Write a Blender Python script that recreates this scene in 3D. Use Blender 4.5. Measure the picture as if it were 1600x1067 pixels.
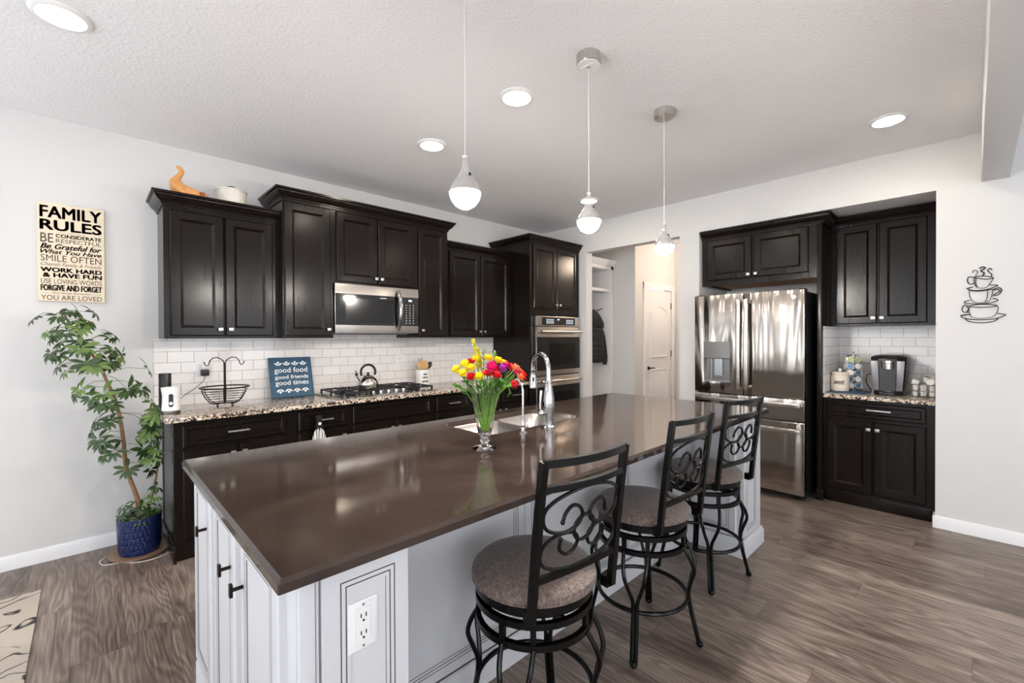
import bpy, bmesh, math, random
from mathutils import Vector, Matrix
random.seed(7)
PI = math.pi
for o in list(bpy.data.objects): bpy.data.objects.remove(o, do_unlink=True)
SC = bpy.context.scene
COL = SC.collection

# ------------------------------------------------------------------ camera
CAM = (-4.3731, -3.9682, 1.368); YAW = 0.8063; PITCH = -0.0083; ROLL = -0.0042
cd = bpy.data.cameras.new('camera'); cam = bpy.data.objects.new('camera', cd); COL.objects.link(cam)
cd.sensor_width = 36.0; cd.lens = 692.33/1600*36.0; cd.clip_start = 0.05
fw = Vector((math.cos(YAW)*math.cos(PITCH), math.sin(YAW)*math.cos(PITCH), math.sin(PITCH)))
rt = Vector((math.sin(YAW), -math.cos(YAW), 0)); up = rt.cross(fw)
R = Matrix((rt, up, -fw)).transposed() @ Matrix.Rotation(ROLL, 3, 'Z')
cam.matrix_world = Matrix.Translation(CAM) @ R.to_4x4()
SC.camera = cam
# ------------------------------------------------------------------ world, daylight, exposure
SC.view_settings.view_transform = 'Standard'; SC.view_settings.look = 'None'
SC.view_settings.gamma = 1.0; SC.view_settings.exposure = 0.56; SC.view_settings.use_curve_mapping = False
W = bpy.data.worlds.new('world'); SC.world = W; W.use_nodes = True
W.node_tree.nodes['Background'].inputs[0].default_value = (0.80, 0.90, 1.0, 1)
W.node_tree.nodes['Background'].inputs[1].default_value = 1.6
def area(name, loc, direction, sx, sy, power, color=(1, 1, 1)):
    l = bpy.data.lights.new(name, 'AREA'); l.shape = 'RECTANGLE'; l.size = sx; l.size_y = sy; l.energy = power; l.color = color
    o = bpy.data.objects.new(name, l); COL.objects.link(o); o.location = loc
    o.rotation_euler = Vector(direction).to_track_quat('-Z', 'Y').to_euler(); return o
# daylight entering through the windows of the living area behind the camera
area('window_daylight', (-9.36, -2.4, 1.45), (1, 0, .55), 2.6, 2.0, 28, (0.96, 0.98, 1.0))
area('window_daylight', (-9.36, -6.2, 1.45), (1, 0, .55), 2.6, 2.0, 28, (0.96, 0.98, 1.0))
area('window_daylight', (-6.2, -8.86, 1.45), (0, 1, .55), 3.2, 2.0, 75, (0.96, 0.98, 1.0))
area('window_daylight', (-1.9, -8.86, 1.45), (0, 1, .55), 2.2, 2.0, 18, (0.96, 0.98, 1.0))
area('patio_daylight', (-7.1, -0.02, 1.12), (0, -1, .5), 2.0, 2.1, 16, (0.96, 0.98, 1.0))
sl = bpy.data.lights.new('sun', 'SUN'); sl.energy = 20.0; sl.angle = 0.02; sl.color = (0.97, 0.98, 1.0)
so = bpy.data.objects.new('sun', sl); COL.objects.link(so); so.rotation_euler = Vector((0.75, 0.12, -0.75)).to_track_quat('-Z', 'Y').to_euler()
def point(name, loc, power, color, r=0.08):
    l = bpy.data.lights.new(name, 'POINT'); l.energy = power; l.color = color; l.shadow_soft_size = r
    o = bpy.data.objects.new(name, l); COL.objects.link(o); o.location = loc; return o
point('hall_lamp', (1.45, -1.9, 2.55), 26, (1.0, 0.80, 0.62), 0.12)

# ------------------------------------------------------------------ materials
MATS = {}
def nm(name):
    m = bpy.data.materials.new(name); m.use_nodes = True; nt = m.node_tree
    return m, nt, nt.nodes['Principled BSDF']
def S(n, **k):
    for a, v in k.items(): n.inputs[a.replace('_', ' ')].default_value = v
def lin(r, g, b):
    f = lambda c: (c/255/12.92) if c/255 <= 0.04045 else ((c/255+0.055)/1.055)**2.4
    return (f(r), f(g), f(b), 1)
def mat(name, col, rough=0.5, metal=0.0, noise=0.06, nscale=40, bump=0.0, bscale=60, coat=0.0, emit=None, es=0, spec=0.5, alpha=None, trans=0.0, ior=1.45, sheen=0):
    m, nt, p = nm(name)
    S(p, Roughness=rough, Metallic=metal, IOR=ior); p.inputs['Specular IOR Level'].default_value = spec
    p.inputs['Coat Weight'].default_value = coat; p.inputs['Transmission Weight'].default_value = trans
    if sheen: p.inputs['Sheen Weight'].default_value = sheen
    tc = nt.nodes.new('ShaderNodeTexCoord'); n = nt.nodes.new('ShaderNodeTexNoise'); n.inputs['Scale'].default_value = nscale
    nt.links.new(tc.outputs['Object'], n.inputs['Vector'])
    mx = nt.nodes.new('ShaderNodeMix'); mx.data_type = 'RGBA'
    c = col if len(col) == 4 else (*col, 1)
    mx.inputs[6].default_value = tuple(x*(1-noise) for x in c[:3])+(1,); mx.inputs[7].default_value = tuple(min(1, x*(1+noise)) for x in c[:3])+(1,)
    nt.links.new(n.outputs['Fac'], mx.inputs[0]); nt.links.new(mx.outputs[2], p.inputs['Base Color'])
    if bump:
        n2 = nt.nodes.new('ShaderNodeTexNoise'); n2.inputs['Scale'].default_value = bscale; n2.inputs['Detail'].default_value = 3
        nt.links.new(tc.outputs['Object'], n2.inputs['Vector'])
        b = nt.nodes.new('ShaderNodeBump'); b.inputs['Strength'].default_value = bump; b.inputs['Distance'].default_value = 0.004
        nt.links.new(n2.outputs['Fac'], b.inputs['Height']); nt.links.new(b.outputs[0], p.inputs['Normal'])
    if emit: p.inputs['Emission Color'].default_value = (*emit[:3], 1); p.inputs['Emission Strength'].default_value = es
    MATS[name] = m; return m
WALL = mat('wall_paint', lin(208, 207, 206), 0.6, bump=0.35, bscale=85, noise=0.01)
CEIL = mat('ceiling_paint', lin(236, 235, 236), 0.7, bump=1.0, bscale=62, noise=0.015)
TRIM = mat('white_trim', lin(228, 228, 230), 0.35, noise=0.01)
def stain():
    m, nt, p = nm('black_stained_wood'); S(p, Roughness=0.30); p.inputs['Specular IOR Level'].default_value = 0.24
    tc = nt.nodes.new('ShaderNodeTexCoord'); mp = nt.nodes.new('ShaderNodeMapping'); mp.inputs['Scale'].default_value = (30, 30, 3)
    n = nt.nodes.new('ShaderNodeTexNoise'); n.inputs['Scale'].default_value = 1.0; n.inputs['Detail'].default_value = 6
    nt.links.new(tc.outputs['Object'], mp.inputs[0]); nt.links.new(mp.outputs[0], n.inputs['Vector'])
    r = nt.nodes.new('ShaderNodeValToRGB'); r.color_ramp.elements[0].color = lin(19, 14, 12); r.color_ramp.elements[1].color = lin(26, 19, 16)
    r.color_ramp.elements[0].position = 0.3; r.color_ramp.elements[1].position = 0.75
    nt.links.new(n.outputs['Fac'], r.inputs[0]); nt.links.new(r.outputs[0], p.inputs['Base Color'])
    n2 = nt.nodes.new('ShaderNodeTexNoise'); n2.inputs['Scale'].default_value = 9; nt.links.new(tc.outputs['Object'], n2.inputs['Vector'])
    mr = nt.nodes.new('ShaderNodeMapRange'); mr.inputs[3].default_value = 0.19; mr.inputs[4].default_value = 0.22
    nt.links.new(n2.outputs['Fac'], mr.inputs[0]); nt.links.new(mr.outputs[0], p.inputs['Roughness'])
    return m
BLACK = stain()
OAK = mat('bare_wood', lin(196, 140, 78), 0.5, noise=0.12, nscale=20)
NICKEL = mat('brushed_nickel', lin(200, 198, 195), 0.28, 1.0)
CHROME = mat('chrome', lin(186, 184, 184), 0.12, 1.0, noise=0.0)
def fridge_steel(name, rough, wave, vertical=True):
    m, nt, p = nm(name); S(p, Roughness=rough, Metallic=1.0)
    p.inputs['Base Color'].default_value = lin(176, 168, 160) if vertical else lin(205, 199, 192)
    tc = nt.nodes.new('ShaderNodeTexCoord'); mp = nt.nodes.new('ShaderNodeMapping')
    mp.inputs['Scale'].default_value = (6, 6, .4) if vertical else (3, 3, 3)
    n = nt.nodes.new('ShaderNodeTexNoise'); n.inputs['Scale'].default_value = 1.0; n.inputs['Detail'].default_value = 1.0; n.inputs['Distortion'].default_value = 0.4
    nt.links.new(tc.outputs['Object'], mp.inputs[0]); nt.links.new(mp.outputs[0], n.inputs['Vector'])
    b = nt.nodes.new('ShaderNodeBump'); b.inputs['Strength'].default_value = wave; b.inputs['Distance'].default_value = 0.05
    nt.links.new(n.outputs['Fac'], b.inputs['Height'])
    mp2 = nt.nodes.new('ShaderNodeMapping'); mp2.inputs['Scale'].default_value = (4, 4, 900) if not vertical else (900, 900, 4)
    n2 = nt.nodes.new('ShaderNodeTexNoise'); n2.inputs['Scale'].default_value = 1.0
    nt.links.new(tc.outputs['Object'], mp2.inputs[0]); nt.links.new(mp2.outputs[0], n2.inputs['Vector'])
    b2 = nt.nodes.new('ShaderNodeBump'); b2.inputs['Strength'].default_value = 0.04; b2.inputs['Distance'].default_value = 0.001
    nt.links.new(n2.outputs['Fac'], b2.inputs['Height']); nt.links.new(b.outputs[0], b2.inputs['Normal']); nt.links.new(b2.outputs[0], p.inputs['Normal'])
    return m
STEEL_F = fridge_steel('fridge_stainless', 0.13, 0.7)
STEEL = fridge_steel('stainless_steel', 0.22, 0.05, False)
DARKSTEEL = mat('dark_steel_grey', lin(120, 118, 116), 0.3, 0.9)
BLKGLASS = mat('black_glass', lin(18, 17, 17), 0.05, spec=0.8, noise=0.0)
BLKPLAST = mat('black_plastic', lin(22, 22, 23), 0.35)
GREYPLAST = mat('grey_plastic', lin(120, 120, 122), 0.35)
DKGREY = mat('dark_grey_plastic', lin(52, 52, 56), 0.4, bump=0.2, bscale=300)
SIDEBLK = mat('fridge_side_black', lin(20, 20, 21), 0.35, bump=0.2, bscale=300)
IRON = mat('cast_iron', lin(24, 24, 25), 0.5, bump=0.3, bscale=200)
STOOLM = mat('stool_black_metal', lin(20, 19, 19), 0.26, 0.55, noise=0.25, nscale=60, bump=0.12, bscale=120)
BRONZE = mat('bronze_metal', lin(38, 30, 28), 0.35, 0.7)
WHITEP = mat('white_plastic', lin(232, 231, 230), 0.3, noise=0.01)
WHITEC = mat('white_ceramic', lin(232, 230, 226), 0.15, noise=0.01, coat=0.3)
CREAMC = mat('cream_ceramic', lin(222, 209, 193), 0.3, noise=0.03)
TERRA = mat('terracotta_orange', lin(216, 154, 92), 0.4, noise=0.25, nscale=14)
INK = mat('black_ink', lin(25, 22, 22), 0.6)
BROWNINK = mat('brown_ink', lin(78, 60, 55), 0.7, noise=0.3, nscale=200)
CREAMB = mat('cream_board', lin(222, 208, 184), 0.6, noise=0.08, nscale=12)
BLUEB = mat('blue_painted_board', lin(26, 75, 102), 0.5, noise=0.35, nscale=25)
BLUEEDGE = mat('weathered_blue_edge', lin(70, 92, 98), 0.7, noise=0.5, nscale=60)
WHITEINK = mat('white_lettering', lin(238, 240, 240), 0.5)
def potmat():
    m, nt, p = nm('cobalt_glaze'); N = nt.nodes.new; L = nt.links.new; S(p, Roughness=0.15)
    tc = N('ShaderNodeTexCoord'); sp = N('ShaderNodeSeparateXYZ'); L(tc.outputs['Object'], sp.inputs[0])
    a = M_(nt, 'MULTIPLY', M_(nt, 'ARCTAN2', sp.outputs[1], sp.outputs[0]), 7.0/PI*2)
    r = M_(nt, 'MULTIPLY', sp.outputs[2], 26.0); row = M_(nt, 'FLOOR', r)
    fx = M_(nt, 'SUBTRACT', M_(nt, 'FRACT', M_(nt, 'ADD', a, M_(nt, 'MULTIPLY', row, .5))), .5); fy = M_(nt, 'FRACT', r)
    d = M_(nt, 'SQRT', M_(nt, 'ADD', M_(nt, 'MULTIPLY', fx, fx), M_(nt, 'MULTIPLY', M_(nt, 'MULTIPLY', fy, fy), .45)))
    w = M_(nt, 'MULTIPLY_ADD', M_(nt, 'SINE', M_(nt, 'MULTIPLY', d, 26.0)), .5, .5)
    cr = N('ShaderNodeValToRGB'); cr.color_ramp.elements[0].color = lin(8, 12, 38); cr.color_ramp.elements[1].color = lin(30, 50, 112); L(w, cr.inputs[0]); L(cr.outputs[0], p.inputs['Base Color'])
    b = N('ShaderNodeBump'); b.inputs['Strength'].default_value = .6; b.inputs['Distance'].default_value = .004; L(w, b.inputs['Height']); L(b.outputs[0], p.inputs['Normal']); return m
SOIL = mat('soil', lin(58, 38, 28), 0.95, noise=0.5, nscale=80, bump=1, bscale=90)
BARK = mat('bark', lin(140, 108, 78), 0.8, noise=0.3, nscale=60, bump=0.6, bscale=80)
LEAF = mat('leaf_green', lin(50, 72, 36), 0.38, noise=0.5, nscale=9, spec=0.5)
LEAF2 = mat('leaf_light_green', lin(92, 118, 56), 0.4, noise=0.35, nscale=12)
STEMG = mat('stem_green', lin(104, 150, 50), 0.4, noise=0.6, nscale=60)
PETY = mat('yellow_petal', lin(250, 222, 40), 0.5, noise=0.12)
PETR = mat('red_petal', lin(214, 26, 40), 0.5, noise=0.2)
PETP = mat('pink_petal', lin(224, 26, 112), 0.5, noise=0.2)
PETV = mat('violet_petal', lin(172, 60, 176), 0.5, noise=0.2)
PETO = mat('orange_petal', lin(238, 130, 90), 0.5, noise=0.2)
WOODSP = mat('utensil_wood', lin(204, 160, 104), 0.5, noise=0.2, nscale=30)
COAT = mat('quilted_black_fabric', lin(28, 28, 32), 0.6, bump=0.4, bscale=60)
NAVY = mat('blue_woven_mat', lin(60, 86, 116), 0.8, noise=0.7, nscale=45)
GLAZE = mat('grey_glaze_groove', lin(108, 104, 102), 0.6, noise=0.2)
CABWHITE = mat('island_white_paint', lin(206, 206, 209), 0.33, noise=0.012)
DISH = mat('dish_white', lin(222, 216, 204), 0.3, noise=0.05)
KNOBBR = mat('dark_brown_knob', lin(60, 50, 46), 0.4)
CORDW = mat('white_cord', lin(226, 224, 220), 0.5)
GREENPOD = mat('green_pod', lin(176, 190, 120), 0.4)
BLUEPOD = mat('blue_foil', lin(90, 130, 160), 0.3, 0.3)
DARKPOD = mat('dark_foil', lin(50, 50, 56), 0.3, 0.3)
GREYSTEEL = mat('steel_band', lin(150, 150, 150), 0.2, 0.9)  # even mid-grey metal for the fittings inside the fridge dispenser
LCD = mat('display_glow', lin(190, 220, 230), 0.4, emit=(0.75, 0.9, 1.0), es=1.6)
VIOLETLED = mat('violet_glow', lin(150, 150, 240), 0.4, emit=(0.55, 0.55, 1.0), es=1.2)
LAMP = mat('lamp_lens', (1, 1, 1), 0.5, emit=(1.0, 0.90, 0.76), es=105)
BULB = mat('frosted_bulb', (1, 1, 1), 0.5, emit=(1.0, 0.92, 0.84), es=330)
BAFFLE = mat('warm_white_baffle', lin(250, 236, 200), 0.4, noise=0.0)

def glassmat(name, col=(1, 1, 1, 1), rough=0.02, ior=1.45):
    m, nt, p = nm(name); S(p, Roughness=rough, IOR=ior); p.inputs['Base Color'].default_value = col; p.inputs['Transmission Weight'].default_value = 1.0
    return m
GLASS = glassmat('clear_glass')
def teardrop():
    m, nt, p = nm('mirrored_clear_glass'); S(p, Roughness=0.08, Metallic=0.65); p.inputs['Base Color'].default_value = lin(214, 212, 210)
    lw = nt.nodes.new('ShaderNodeLayerWeight'); lw.inputs[0].default_value = 0.35
    tr = nt.nodes.new('ShaderNodeBsdfTransparent'); mx = nt.nodes.new('ShaderNodeMixShader')
    mr = nt.nodes.new('ShaderNodeMapRange'); mr.inputs[3].default_value = 0.6; mr.inputs[4].default_value = 1.0
    nt.links.new(lw.outputs['Facing'], mr.inputs[0]); nt.links.new(mr.outputs[0], mx.inputs[0])
    nt.links.new(tr.outputs[0], mx.inputs[1]); nt.links.new(p.outputs[0], mx.inputs[2])
    nt.links.new(mx.outputs[0], nt.nodes['Material Output'].inputs[0]); return m
TEAR = teardrop()

def M_(nt, op, a, b=None, c=None):
    n = nt.nodes.new('ShaderNodeMath'); n.operation = op
    for i, v in enumerate((a, b, c)):
        if v is None: continue
        if isinstance(v, (int, float)): n.inputs[i].default_value = v
        else: nt.links.new(v, n.inputs[i])
    return n.outputs[0]
def floor_mat():
    m, nt, p = nm('grey_brown_plank_floor'); N = nt.nodes.new; L = nt.links.new
    tc = N('ShaderNodeTexCoord'); sp = N('ShaderNodeSeparateXYZ'); L(tc.outputs['Object'], sp.inputs[0])
    u = M_(nt, 'DIVIDE', sp.outputs[0], 0.185); col = M_(nt, 'FLOOR', u)
    wn = N('ShaderNodeTexWhiteNoise'); wn.noise_dimensions = '1D'; L(col, wn.inputs['W'])
    v = M_(nt, 'ADD', M_(nt, 'DIVIDE', sp.outputs[1], 1.22), wn.outputs['Value']); row = M_(nt, 'FLOOR', v)
    cv = N('ShaderNodeCombineXYZ'); L(col, cv.inputs[0]); L(row, cv.inputs[1])
    w2 = N('ShaderNodeTexWhiteNoise'); w2.noise_dimensions = '2D'; L(cv.outputs[0], w2.inputs['Vector'])
    rnd = w2.outputs['Value']
    gx = M_(nt, 'ADD', sp.outputs[0], M_(nt, 'MULTIPLY', rnd, 31.0)); gy = M_(nt, 'ADD', sp.outputs[1], M_(nt, 'MULTIPLY', rnd, 17.0))
    # broad cathedral rings: distorted bands along the plank
    c1 = N('ShaderNodeCombineXYZ'); L(M_(nt, 'MULTIPLY', gx, 6.0), c1.inputs[0]); L(M_(nt, 'MULTIPLY', gy, 0.75), c1.inputs[1])
    n1 = N('ShaderNodeTexNoise'); n1.inputs['Scale'].default_value = 1.0; n1.inputs['Detail'].default_value = 2; L(c1.outputs[0], n1.inputs['Vector'])
    rings = M_(nt, 'SINE', M_(nt, 'MULTIPLY', n1.outputs['Fac'], 120.0))
    rings = M_(nt, 'MULTIPLY_ADD', rings, 0.5, 0.5)
    c2 = N('ShaderNodeCombineXYZ'); L(M_(nt, 'MULTIPLY', gx, 130.0), c2.inputs[0]); L(M_(nt, 'MULTIPLY', gy, 4.0), c2.inputs[1])
    n2 = N('ShaderNodeTexNoise'); n2.inputs['Scale'].default_value = 1.0; n2.inputs['Detail'].default_value = 5; L(c2.outputs[0], n2.inputs['Vector'])
    c3 = N('ShaderNodeCombineXYZ'); L(M_(nt, 'MULTIPLY', gx, 11.0), c3.inputs[0]); L(M_(nt, 'MULTIPLY', gy, 1.6), c3.inputs[1])
    n3 = N('ShaderNodeTexNoise'); n3.inputs['Scale'].default_value = 1.0; n3.inputs['Detail'].default_value = 3; L(c3.outputs[0], n3.inputs['Vector'])
    f = M_(nt, 'ADD', M_(nt, 'MULTIPLY', rings, 0.13), M_(nt, 'MULTIPLY', n2.outputs['Fac'], 0.60))
    f = M_(nt, 'ADD', f, M_(nt, 'MULTIPLY', n3.outputs['Fac'], 0.58)); f = M_(nt, 'ADD', f, M_(nt, 'MULTIPLY', rnd, 0.16))
    r = N('ShaderNodeValToRGB'); e = r.color_ramp.elements
    e[0].position = 0.42; e[0].color = lin(56, 46, 41); e[1].position = 0.98; e[1].color = lin(164, 149, 137)
    k = e.new(0.68); k.color = lin(108, 93, 84); k = e.new(0.82); k.color = lin(134, 119, 109)
    L(f, r.inputs[0])
    fx = M_(nt, 'FRACT', u); fy = M_(nt, 'FRACT', v)
    gap = M_(nt, 'MAXIMUM', M_(nt, 'LESS_THAN', fx, 0.011), M_(nt, 'LESS_THAN', fy, 0.0022))
    mx = N('ShaderNodeMix'); mx.data_type = 'RGBA'; L(M_(nt, 'MULTIPLY', gap, 0.6), mx.inputs[0]); L(r.outputs[0], mx.inputs[6]); mx.inputs[7].default_value = lin(52, 42, 38)
    L(mx.outputs[2], p.inputs['Base Color'])
    mr = N('ShaderNodeMapRange'); mr.inputs[3].default_value = 0.30; mr.inputs[4].default_value = 0.46; L(n2.outputs['Fac'], mr.inputs[0]); L(mr.outputs[0], p.inputs['Roughness'])
    b = N('ShaderNodeBump'); b.inputs['Strength'].default_value = 0.25; b.inputs['Distance'].default_value = 0.002
    L(M_(nt, 'SUBTRACT', f, M_(nt, 'MULTIPLY', gap, 0.8)), b.inputs['Height']); L(b.outputs[0], p.inputs['Normal'])
    return m
FLOORM = floor_mat(); COBALT = potmat()
def granite():
    m, nt, p = nm('speckled_granite'); N = nt.nodes.new; L = nt.links.new; S(p, Roughness=0.08)
    tc = N('ShaderNodeTexCoord')
    v = N('ShaderNodeTexVoronoi'); v.inputs['Scale'].default_value = 95; L(tc.outputs['Object'], v.inputs['Vector'])
    sc = N('ShaderNodeSeparateColor'); L(v.outputs['Color'], sc.inputs[0])
    n = N('ShaderNodeTexNoise'); n.inputs['Scale'].default_value = 40; n.inputs['Detail'].default_value = 3; L(tc.outputs['Object'], n.inputs['Vector'])
    f = M_(nt, 'ADD', M_(nt, 'MULTIPLY', sc.outputs[0], 0.75), M_(nt, 'MULTIPLY', n.outputs['Fac'], 0.25))
    r = N('ShaderNodeValToRGB'); r.color_ramp.interpolation = 'CONSTANT'; e = r.color_ramp.elements
    e[0].position = 0; e[0].color = lin(34, 28, 27); e[1].position = 0.30; e[1].color = lin(104, 82, 68)
    k = e.new(0.42); k.color = lin(176, 158, 140); k = e.new(0.6); k.color = lin(212, 200, 184); k = e.new(0.8); k.color = lin(190, 170, 148)
    L(f, r.inputs[0]); L(r.outputs[0], p.inputs['Base Color']); return m
GRANITE = granite()
def quartz():
    m, nt, p = nm('brown_quartz'); N = nt.nodes.new; L = nt.links.new; S(p, Roughness=0.07); p.inputs['Specular IOR Level'].default_value = 0.6
    tc = N('ShaderNodeTexCoord'); n = N('ShaderNodeTexNoise'); n.inputs['Scale'].default_value = 3.5; n.inputs['Detail'].default_value = 6; n.inputs['Distortion'].default_value = 1.2
    L(tc.outputs['Object'], n.inputs['Vector'])
    r = N('ShaderNodeValToRGB'); e = r.color_ramp.elements; e[0].position = 0.3; e[0].color = lin(46, 37, 33); e[1].position = 0.72; e[1].color = lin(66, 55, 49)
    L(n.outputs['Fac'], r.inputs[0]); L(r.outputs[0], p.inputs['Base Color'])
    n2 = N('ShaderNodeTexNoise'); n2.inputs['Scale'].default_value = 260; L(tc.outputs['Object'], n2.inputs['Vector'])
    mr = N('ShaderNodeMapRange'); mr.inputs[3].default_value = 0.045; mr.inputs[4].default_value = 0.12; L(n2.outputs['Fac'], mr.inputs[0]); L(mr.outputs[0], p.inputs['Roughness'])
    return m
QUARTZ = quartz()
def tile(name, swap, ox, oz):
    m, nt, p = nm(name); N = nt.nodes.new; L = nt.links.new; S(p, Roughness=0.09); p.inputs['Coat Weight'].default_value = 0.2
    tc = N('ShaderNodeTexCoord'); sp = N('ShaderNodeSeparateXYZ'); L(tc.outputs['Object'], sp.inputs[0])
    cb = N('ShaderNodeCombineXYZ'); L(M_(nt, 'ADD', sp.outputs[swap], ox), cb.inputs[0]); L(M_(nt, 'ADD', sp.outputs[2], oz), cb.inputs[1])
    b = N('ShaderNodeTexBrick'); L(cb.outputs[0], b.inputs['Vector']); b.inputs['Scale'].default_value = 1
    b.inputs['Brick Width'].default_value = 0.1545; b.inputs['Row Height'].default_value = 0.0775; b.inputs['Mortar Size'].default_value = 0.0013
    b.inputs['Mortar Smooth'].default_value = 0.1; b.inputs['Color1'].default_value = lin(238, 234, 231); b.inputs['Color2'].default_value = lin(231, 226, 223); b.inputs['Mortar'].default_value = lin(134, 122, 116)
    L(b.outputs['Color'], p.inputs['Base Color'])
    n = N('ShaderNodeTexNoise'); n.inputs['Scale'].default_value = 14; L(tc.outputs['Object'], n.inputs['Vector'])
    h = M_(nt, 'ADD', M_(nt, 'MULTIPLY', b.outputs['Fac'], -1.0), M_(nt, 'MULTIPLY', n.outputs['Fac'], 0.6))
    bp = N('ShaderNodeBump'); bp.inputs['Strength'].default_value = 0.35; bp.inputs['Distance'].default_value = 0.003; L(h, bp.inputs['Height']); L(bp.outputs[0], p.inputs['Normal'])
    return m
TILE_A = tile('subway_tile_left', 0, 4.04, -0.893+0.0015); TILE_B = tile('subway_tile_right', 1, 3.779, -0.893+0.0015)
def fabric():
    m, nt, p = nm('brown_woven_upholstery'); N = nt.nodes.new; L = nt.links.new; S(p, Roughness=0.85); p.inputs['Sheen Weight'].default_value = 0.25
    tc = N('ShaderNodeTexCoord'); outs = []
    for sc in ((420, 60, 60), (60, 420, 60)):
        mp = N('ShaderNodeMapping'); mp.inputs['Scale'].default_value = sc; L(tc.outputs['Object'], mp.inputs[0])
        n = N('ShaderNodeTexNoise'); n.inputs['Scale'].default_value = 1.0; n.inputs['Detail'].default_value = 3; L(mp.outputs[0], n.inputs['Vector']); outs.append(n.outputs['Fac'])
    f = M_(nt, 'MULTIPLY', M_(nt, 'ADD', outs[0], outs[1]), 0.5)
    r = N('ShaderNodeValToRGB'); e = r.color_ramp.elements; e[0].position = 0.38; e[0].color = lin(68, 55, 52); e[1].position = 0.62; e[1].color = lin(136, 118, 109)
    L(f, r.inputs[0]); L(r.outputs[0], p.inputs['Base Color'])
    b = N('ShaderNodeBump'); b.inputs['Strength'].default_value = 0.5; b.inputs['Distance'].default_value = 0.002; L(f, b.inputs['Height']); L(b.outputs[0], p.inputs['Normal'])
    return m
FABRIC = fabric()
def rugmat():
    m, nt, p = nm('cream_rug_dark_pattern'); N = nt.nodes.new; L = nt.links.new; S(p, Roughness=0.95)
    tc = N('ShaderNodeTexCoord'); n = N('ShaderNodeTexNoise'); n.inputs['Scale'].default_value = 3.2; n.inputs['Detail'].default_value = 1.5; n.inputs['Distortion'].default_value = 1.6
    L(tc.outputs['Object'], n.inputs['Vector'])
    s = M_(nt, 'ABSOLUTE', M_(nt, 'SINE', M_(nt, 'MULTIPLY', n.outputs['Fac'], 17.0)))
    r = N('ShaderNodeValToRGB'); e = r.color_ramp.elements; e[0].position = 0.10; e[0].color = lin(58, 52, 50); e[1].position = 0.36; e[1].color = lin(202, 192, 178)
    L(s, r.inputs[0])
    n2 = N('ShaderNodeTexNoise'); n2.inputs['Scale'].default_value = 300; L(tc.outputs['Object'], n2.inputs['Vector'])
    L(r.outputs[0], p.inputs['Base Color']); b = N('ShaderNodeBump'); b.inputs['Strength'].default_value = 1; b.inputs['Distance'].default_value = 0.003; L(n2.outputs['Fac'], b.inputs['Height']); L(b.outputs[0], p.inputs['Normal'])
    return m
RUGM = rugmat()
def striped():
    m, nt, p = nm('striped_white_towel'); N = nt.nodes.new; L = nt.links.new; S(p, Roughness=0.9)
    tc = N('ShaderNodeTexCoord'); w = N('ShaderNodeTexWave'); w.bands_direction = 'X'; w.inputs['Scale'].default_value = 16; w.inputs['Distortion'].default_value = 1.0; L(tc.outputs['Object'], w.inputs['Vector'])
    r = N('ShaderNodeValToRGB'); r.color_ramp.elements[0].position = 0.12; r.color_ramp.elements[0].color = lin(60, 60, 62); r.color_ramp.elements[1].position = 0.2; r.color_ramp.elements[1].color = lin(225, 225, 222)
    L(w.outputs['Fac'], r.inputs[0]); L(r.outputs[0], p.inputs['Base Color']); return m
TOWELM = striped()

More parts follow.
